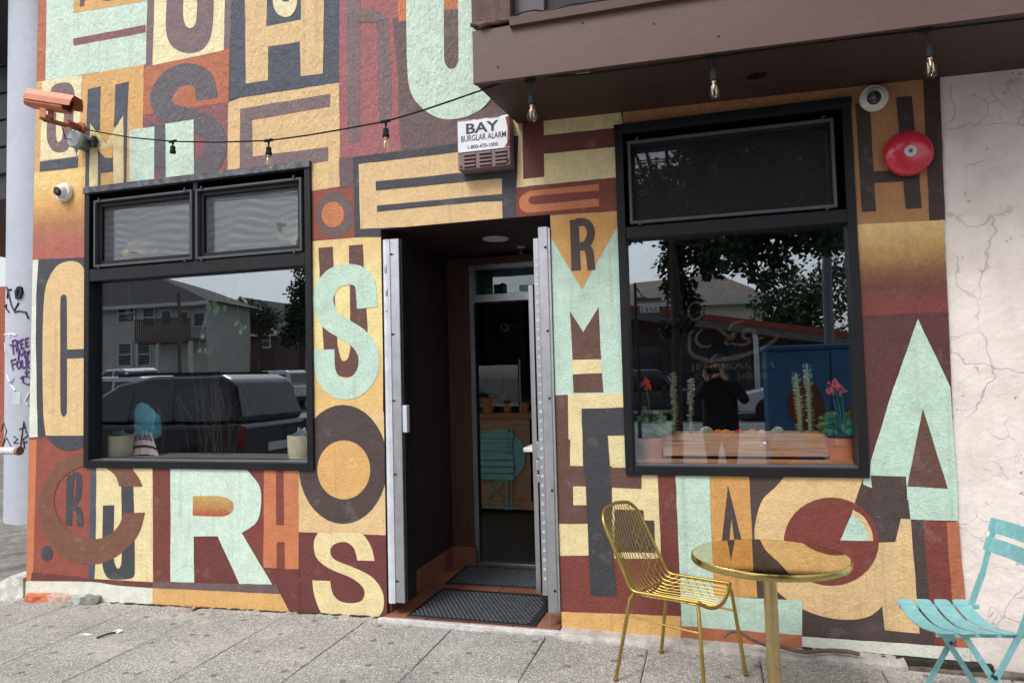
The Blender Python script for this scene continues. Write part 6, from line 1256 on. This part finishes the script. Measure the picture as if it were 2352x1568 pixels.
g0_ = mir(1825, 770, 30); tree('garden_tree', (g0_.x, g0_.y, -.3), 4, [mt(1790, 700, 30, 1.4), mt(1830, 670, 30, 1.6), mt(1870, 690, 30, 1.5), mt(1820, 725, 30, 1.6), mt(1880, 735, 30, 1.5), mt(1780, 735, 30, 1.0), mt(1910, 650, 31, 1.1), mt(1925, 620, 31, .9)], 220, .26, gl3, 'broad dark hedge-like tree beside the cream house, mirrored in the right window', 10, .2, 'trees across the road')
pm = simple('pole_grey', (116, 122, 128), .6); wm_ = simple('wood_pole', (110, 96, 84), .8)
a = mir(1902, 800, 12); tag(MB().cyl((a.x, a.y, -.16), (a.x+.1, a.y, 8.5), .11, 12, .08).build('utility_pole', pm, None), 'thick grey utility pole, mirrored in the right window', 'pole')
a = mir(1465, 800, 14); t0 = thing('street_lamp', (a.x, a.y, -.16), 'slim black street lamp with a bell shade, mirrored in the right window', 'street lamp'); ztop = mir(1462, 650, 14).z; MB().cyl((a.x, a.y, -.16), (a.x, a.y, ztop), .05, 10, .035).build('post', blackm, t0); MB().tube([(a.x, a.y, ztop-.1), (a.x+.12, a.y, ztop-.25)], .02, 6).lathe([(.02, .12), (.06, .08), (.17, 0), (.15, 0), (.03, .06)], (a.x+.14, a.y, ztop-.42), n=16).build('lamp_shade', blackm, t0)
a = mir(412, 800, 26); tag(MB().cyl((a.x, a.y, -.1), (a.x, a.y, mir(416, 672, 26).z), .09, 10).build('utility_pole', wm_, None), 'wooden post before the grey house, mirrored in the left window', 'pole')
for z0_, z1_ in ((5.6, 5.0), (4.9, 4.7)): tag(MB().tube([Vector((-30+70*i/20, -15.5, 6.8+z0_*.1+.8*((i/20*2-1)**2))) for i in range(21)], .02, 4).build('overhead_wire', blackm, None), '%s thin dark overhead wire along the street, mirrored in the right window' % ('higher' if z0_ > 5 else 'lower'), 'wire', 'overhead wires')
# ---------------------------------------------------------------- the photographer
def skin_mesh(pts, edges, root=0, sub=2):
    me = bpy.data.meshes.new('sk'); me.from_pydata([p[0] for p in pts], edges, []); o = bpy.data.objects.new('sk', me); COL.objects.link(o); md = o.modifiers.new('s', 'SKIN'); sv = me.skin_vertices[0].data
    for i, p in enumerate(pts): sv[i].radius = (p[1], p[2] if len(p) > 2 else p[1]); sv[i].use_root = i == root
    o.modifiers.new('u', 'SUBSURF').levels = sub; dg = bpy.context.evaluated_depsgraph_get(); dg.update(); m2 = bpy.data.meshes.new_from_object(o.evaluated_get(dg)); v = [tuple(x.co) for x in m2.vertices]; f = [tuple(p.vertices) for p in m2.polygons]; bpy.data.objects.remove(o); bpy.data.meshes.remove(m2); return v, f
px_ = .10; py_ = -4.47; G = -.02
pts = [((px_, py_, G+.90), .20, .14), ((px_, py_, G+1.10), .19, .14), ((px_, py_+.01, G+1.30), .20, .14), ((px_, py_, G+1.40), .10, .09), ((px_, py_+.02, G+1.47), .055, .055), ((px_, py_+.04, G+1.56), .075, .09), ((px_, py_+.03, G+1.63), .066, .08),
 ((px_-.19, py_, G+1.34), .068), ((px_-.29, py_+.10, G+1.14), .055), ((px_-.13, py_+.29, G+1.40), .038), ((px_+.19, py_, G+1.34), .068), ((px_+.29, py_+.10, G+1.14), .055), ((px_+.08, py_+.29, G+1.40), .038),
 ((px_-.10, py_, G+.74), .125), ((px_-.11, py_+.02, G+.48), .068), ((px_-.11, py_-.01, G+.10), .048), ((px_-.12, py_+.10, G+.045), .042, .035), ((px_+.10, py_, G+.74), .125), ((px_+.11, py_+.02, G+.48), .068), ((px_+.11, py_-.01, G+.10), .048), ((px_+.12, py_+.10, G+.045), .042, .035)]
ed = [(0,1),(1,2),(2,3),(3,4),(4,5),(5,6),(2,7),(7,8),(8,9),(2,10),(10,11),(11,12),(0,13),(13,14),(14,15),(15,16),(0,17),(17,18),(18,19),(19,20)]
v, f = skin_mesh(pts, ed); PE = thing('person', (px_, py_, G), 'photographer in a black jacket holding up a phone, mirrored in the right window', 'person')
skn = simple('skin', (196, 148, 122), .5, 0, .06); jk = simple('jacket_black', (24, 25, 32), .8, 0, .2, 8); jn = simple('jeans_dark', (38, 42, 58), .85, 0, .15, 20)
bo = MB().add(v, f).build('body', jk, PE, True); bo.data.materials.append(jn); bo.data.materials.append(skn); bo.data.materials.append(blkp)
for p in bo.data.polygons:
    z = p.center.z; 
    p.material_index = 2 if z > 1.435 and abs(p.center.x) < .12 and p.center.y < .2 else (1 if .12 < z < .62 else (3 if z <= .12 else 0))
mb = MB(); mb.ball((px_, py_+.015, G+1.645), (.088, .105, .075), 16, 10).ball((px_, py_-.03, G+1.58), (.085, .075, .10), 14, 8); mb.build('hair', simple('hair_dark', (34, 28, 26), .6), PE, True)
mb = MB(); mb.ball((px_, py_+.135, G+1.545), (.014, .018, .02), 8, 6).ball((px_-.082, py_+.03, G+1.55), (.012, .02, .032), 8, 6).ball((px_+.082, py_+.03, G+1.55), (.012, .02, .032), 8, 6); mb.build('nose_and_ears', skn, PE, True)
mb = MB(); mb.ball((px_-.032, py_+.118, G+1.575), (.013, .008, .008), 8, 6).ball((px_+.032, py_+.118, G+1.575), (.013, .008, .008), 8, 6).ball((px_, py_+.120, G+1.50), (.026, .007, .006), 8, 6); mb.build('eyes_and_mouth', simple('face_dark', (90, 50, 46), .5), PE, True)
PH = Vector((.02, -4.105, 1.5)); tag(MB().bbox(PH.x-.075, PH.x+.085, PH.y-.004, PH.y+.004, PH.z-.04, PH.z+.04, .003).build('phone', simple('phone_dark', (30, 32, 36), .2), None), 'dark phone held sideways in both hands by the photographer', 'phone')
for s in (-1, 1):
    wr_ = Vector((px_+(-.13 if s < 0 else .08), py_+.29, G+1.40)); ed_ = Vector((PH.x+(-.08 if s < 0 else .09), PH.y-.012, PH.z-.005)); d_ = (ed_-wr_); hp_ = [(tuple(wr_), .03, .02), (tuple(wr_+d_*.45), .036, .016), (tuple(wr_+d_*.8), .034, .014)]; he_ = [(0, 1), (1, 2)]
    for k in range(4):
        b0 = wr_+d_*.8+Vector((0, 0, .028-.018*k)); i0 = len(hp_); ln = (.9, 1, .95, .75)[k]; hp_ += [(tuple(b0+Vector((s*.012, .018*ln, .004))), .009), (tuple(b0+Vector((s*.006, .036*ln, .004))), .008), (tuple(b0+Vector((-s*.014, .046*ln-.01, .002))), .007)]; he_ += [(2, i0), (i0, i0+1), (i0+1, i0+2)]
    i0 = len(hp_); hp_ += [(tuple(wr_+d_*.55+Vector((-s*.02, -.01, .01))), .011), (tuple(ed_+Vector((-s*.02, -.012, -.015))), .010), (tuple(ed_+Vector((-s*.045, -.008, -.01))), .008)]; he_ += [(1, i0), (i0, i0+1), (i0+1, i0+2)]
    v, f = skin_mesh(hp_, he_, 0, 1); MB().add(v, f).build('hand', skn, PE, True)
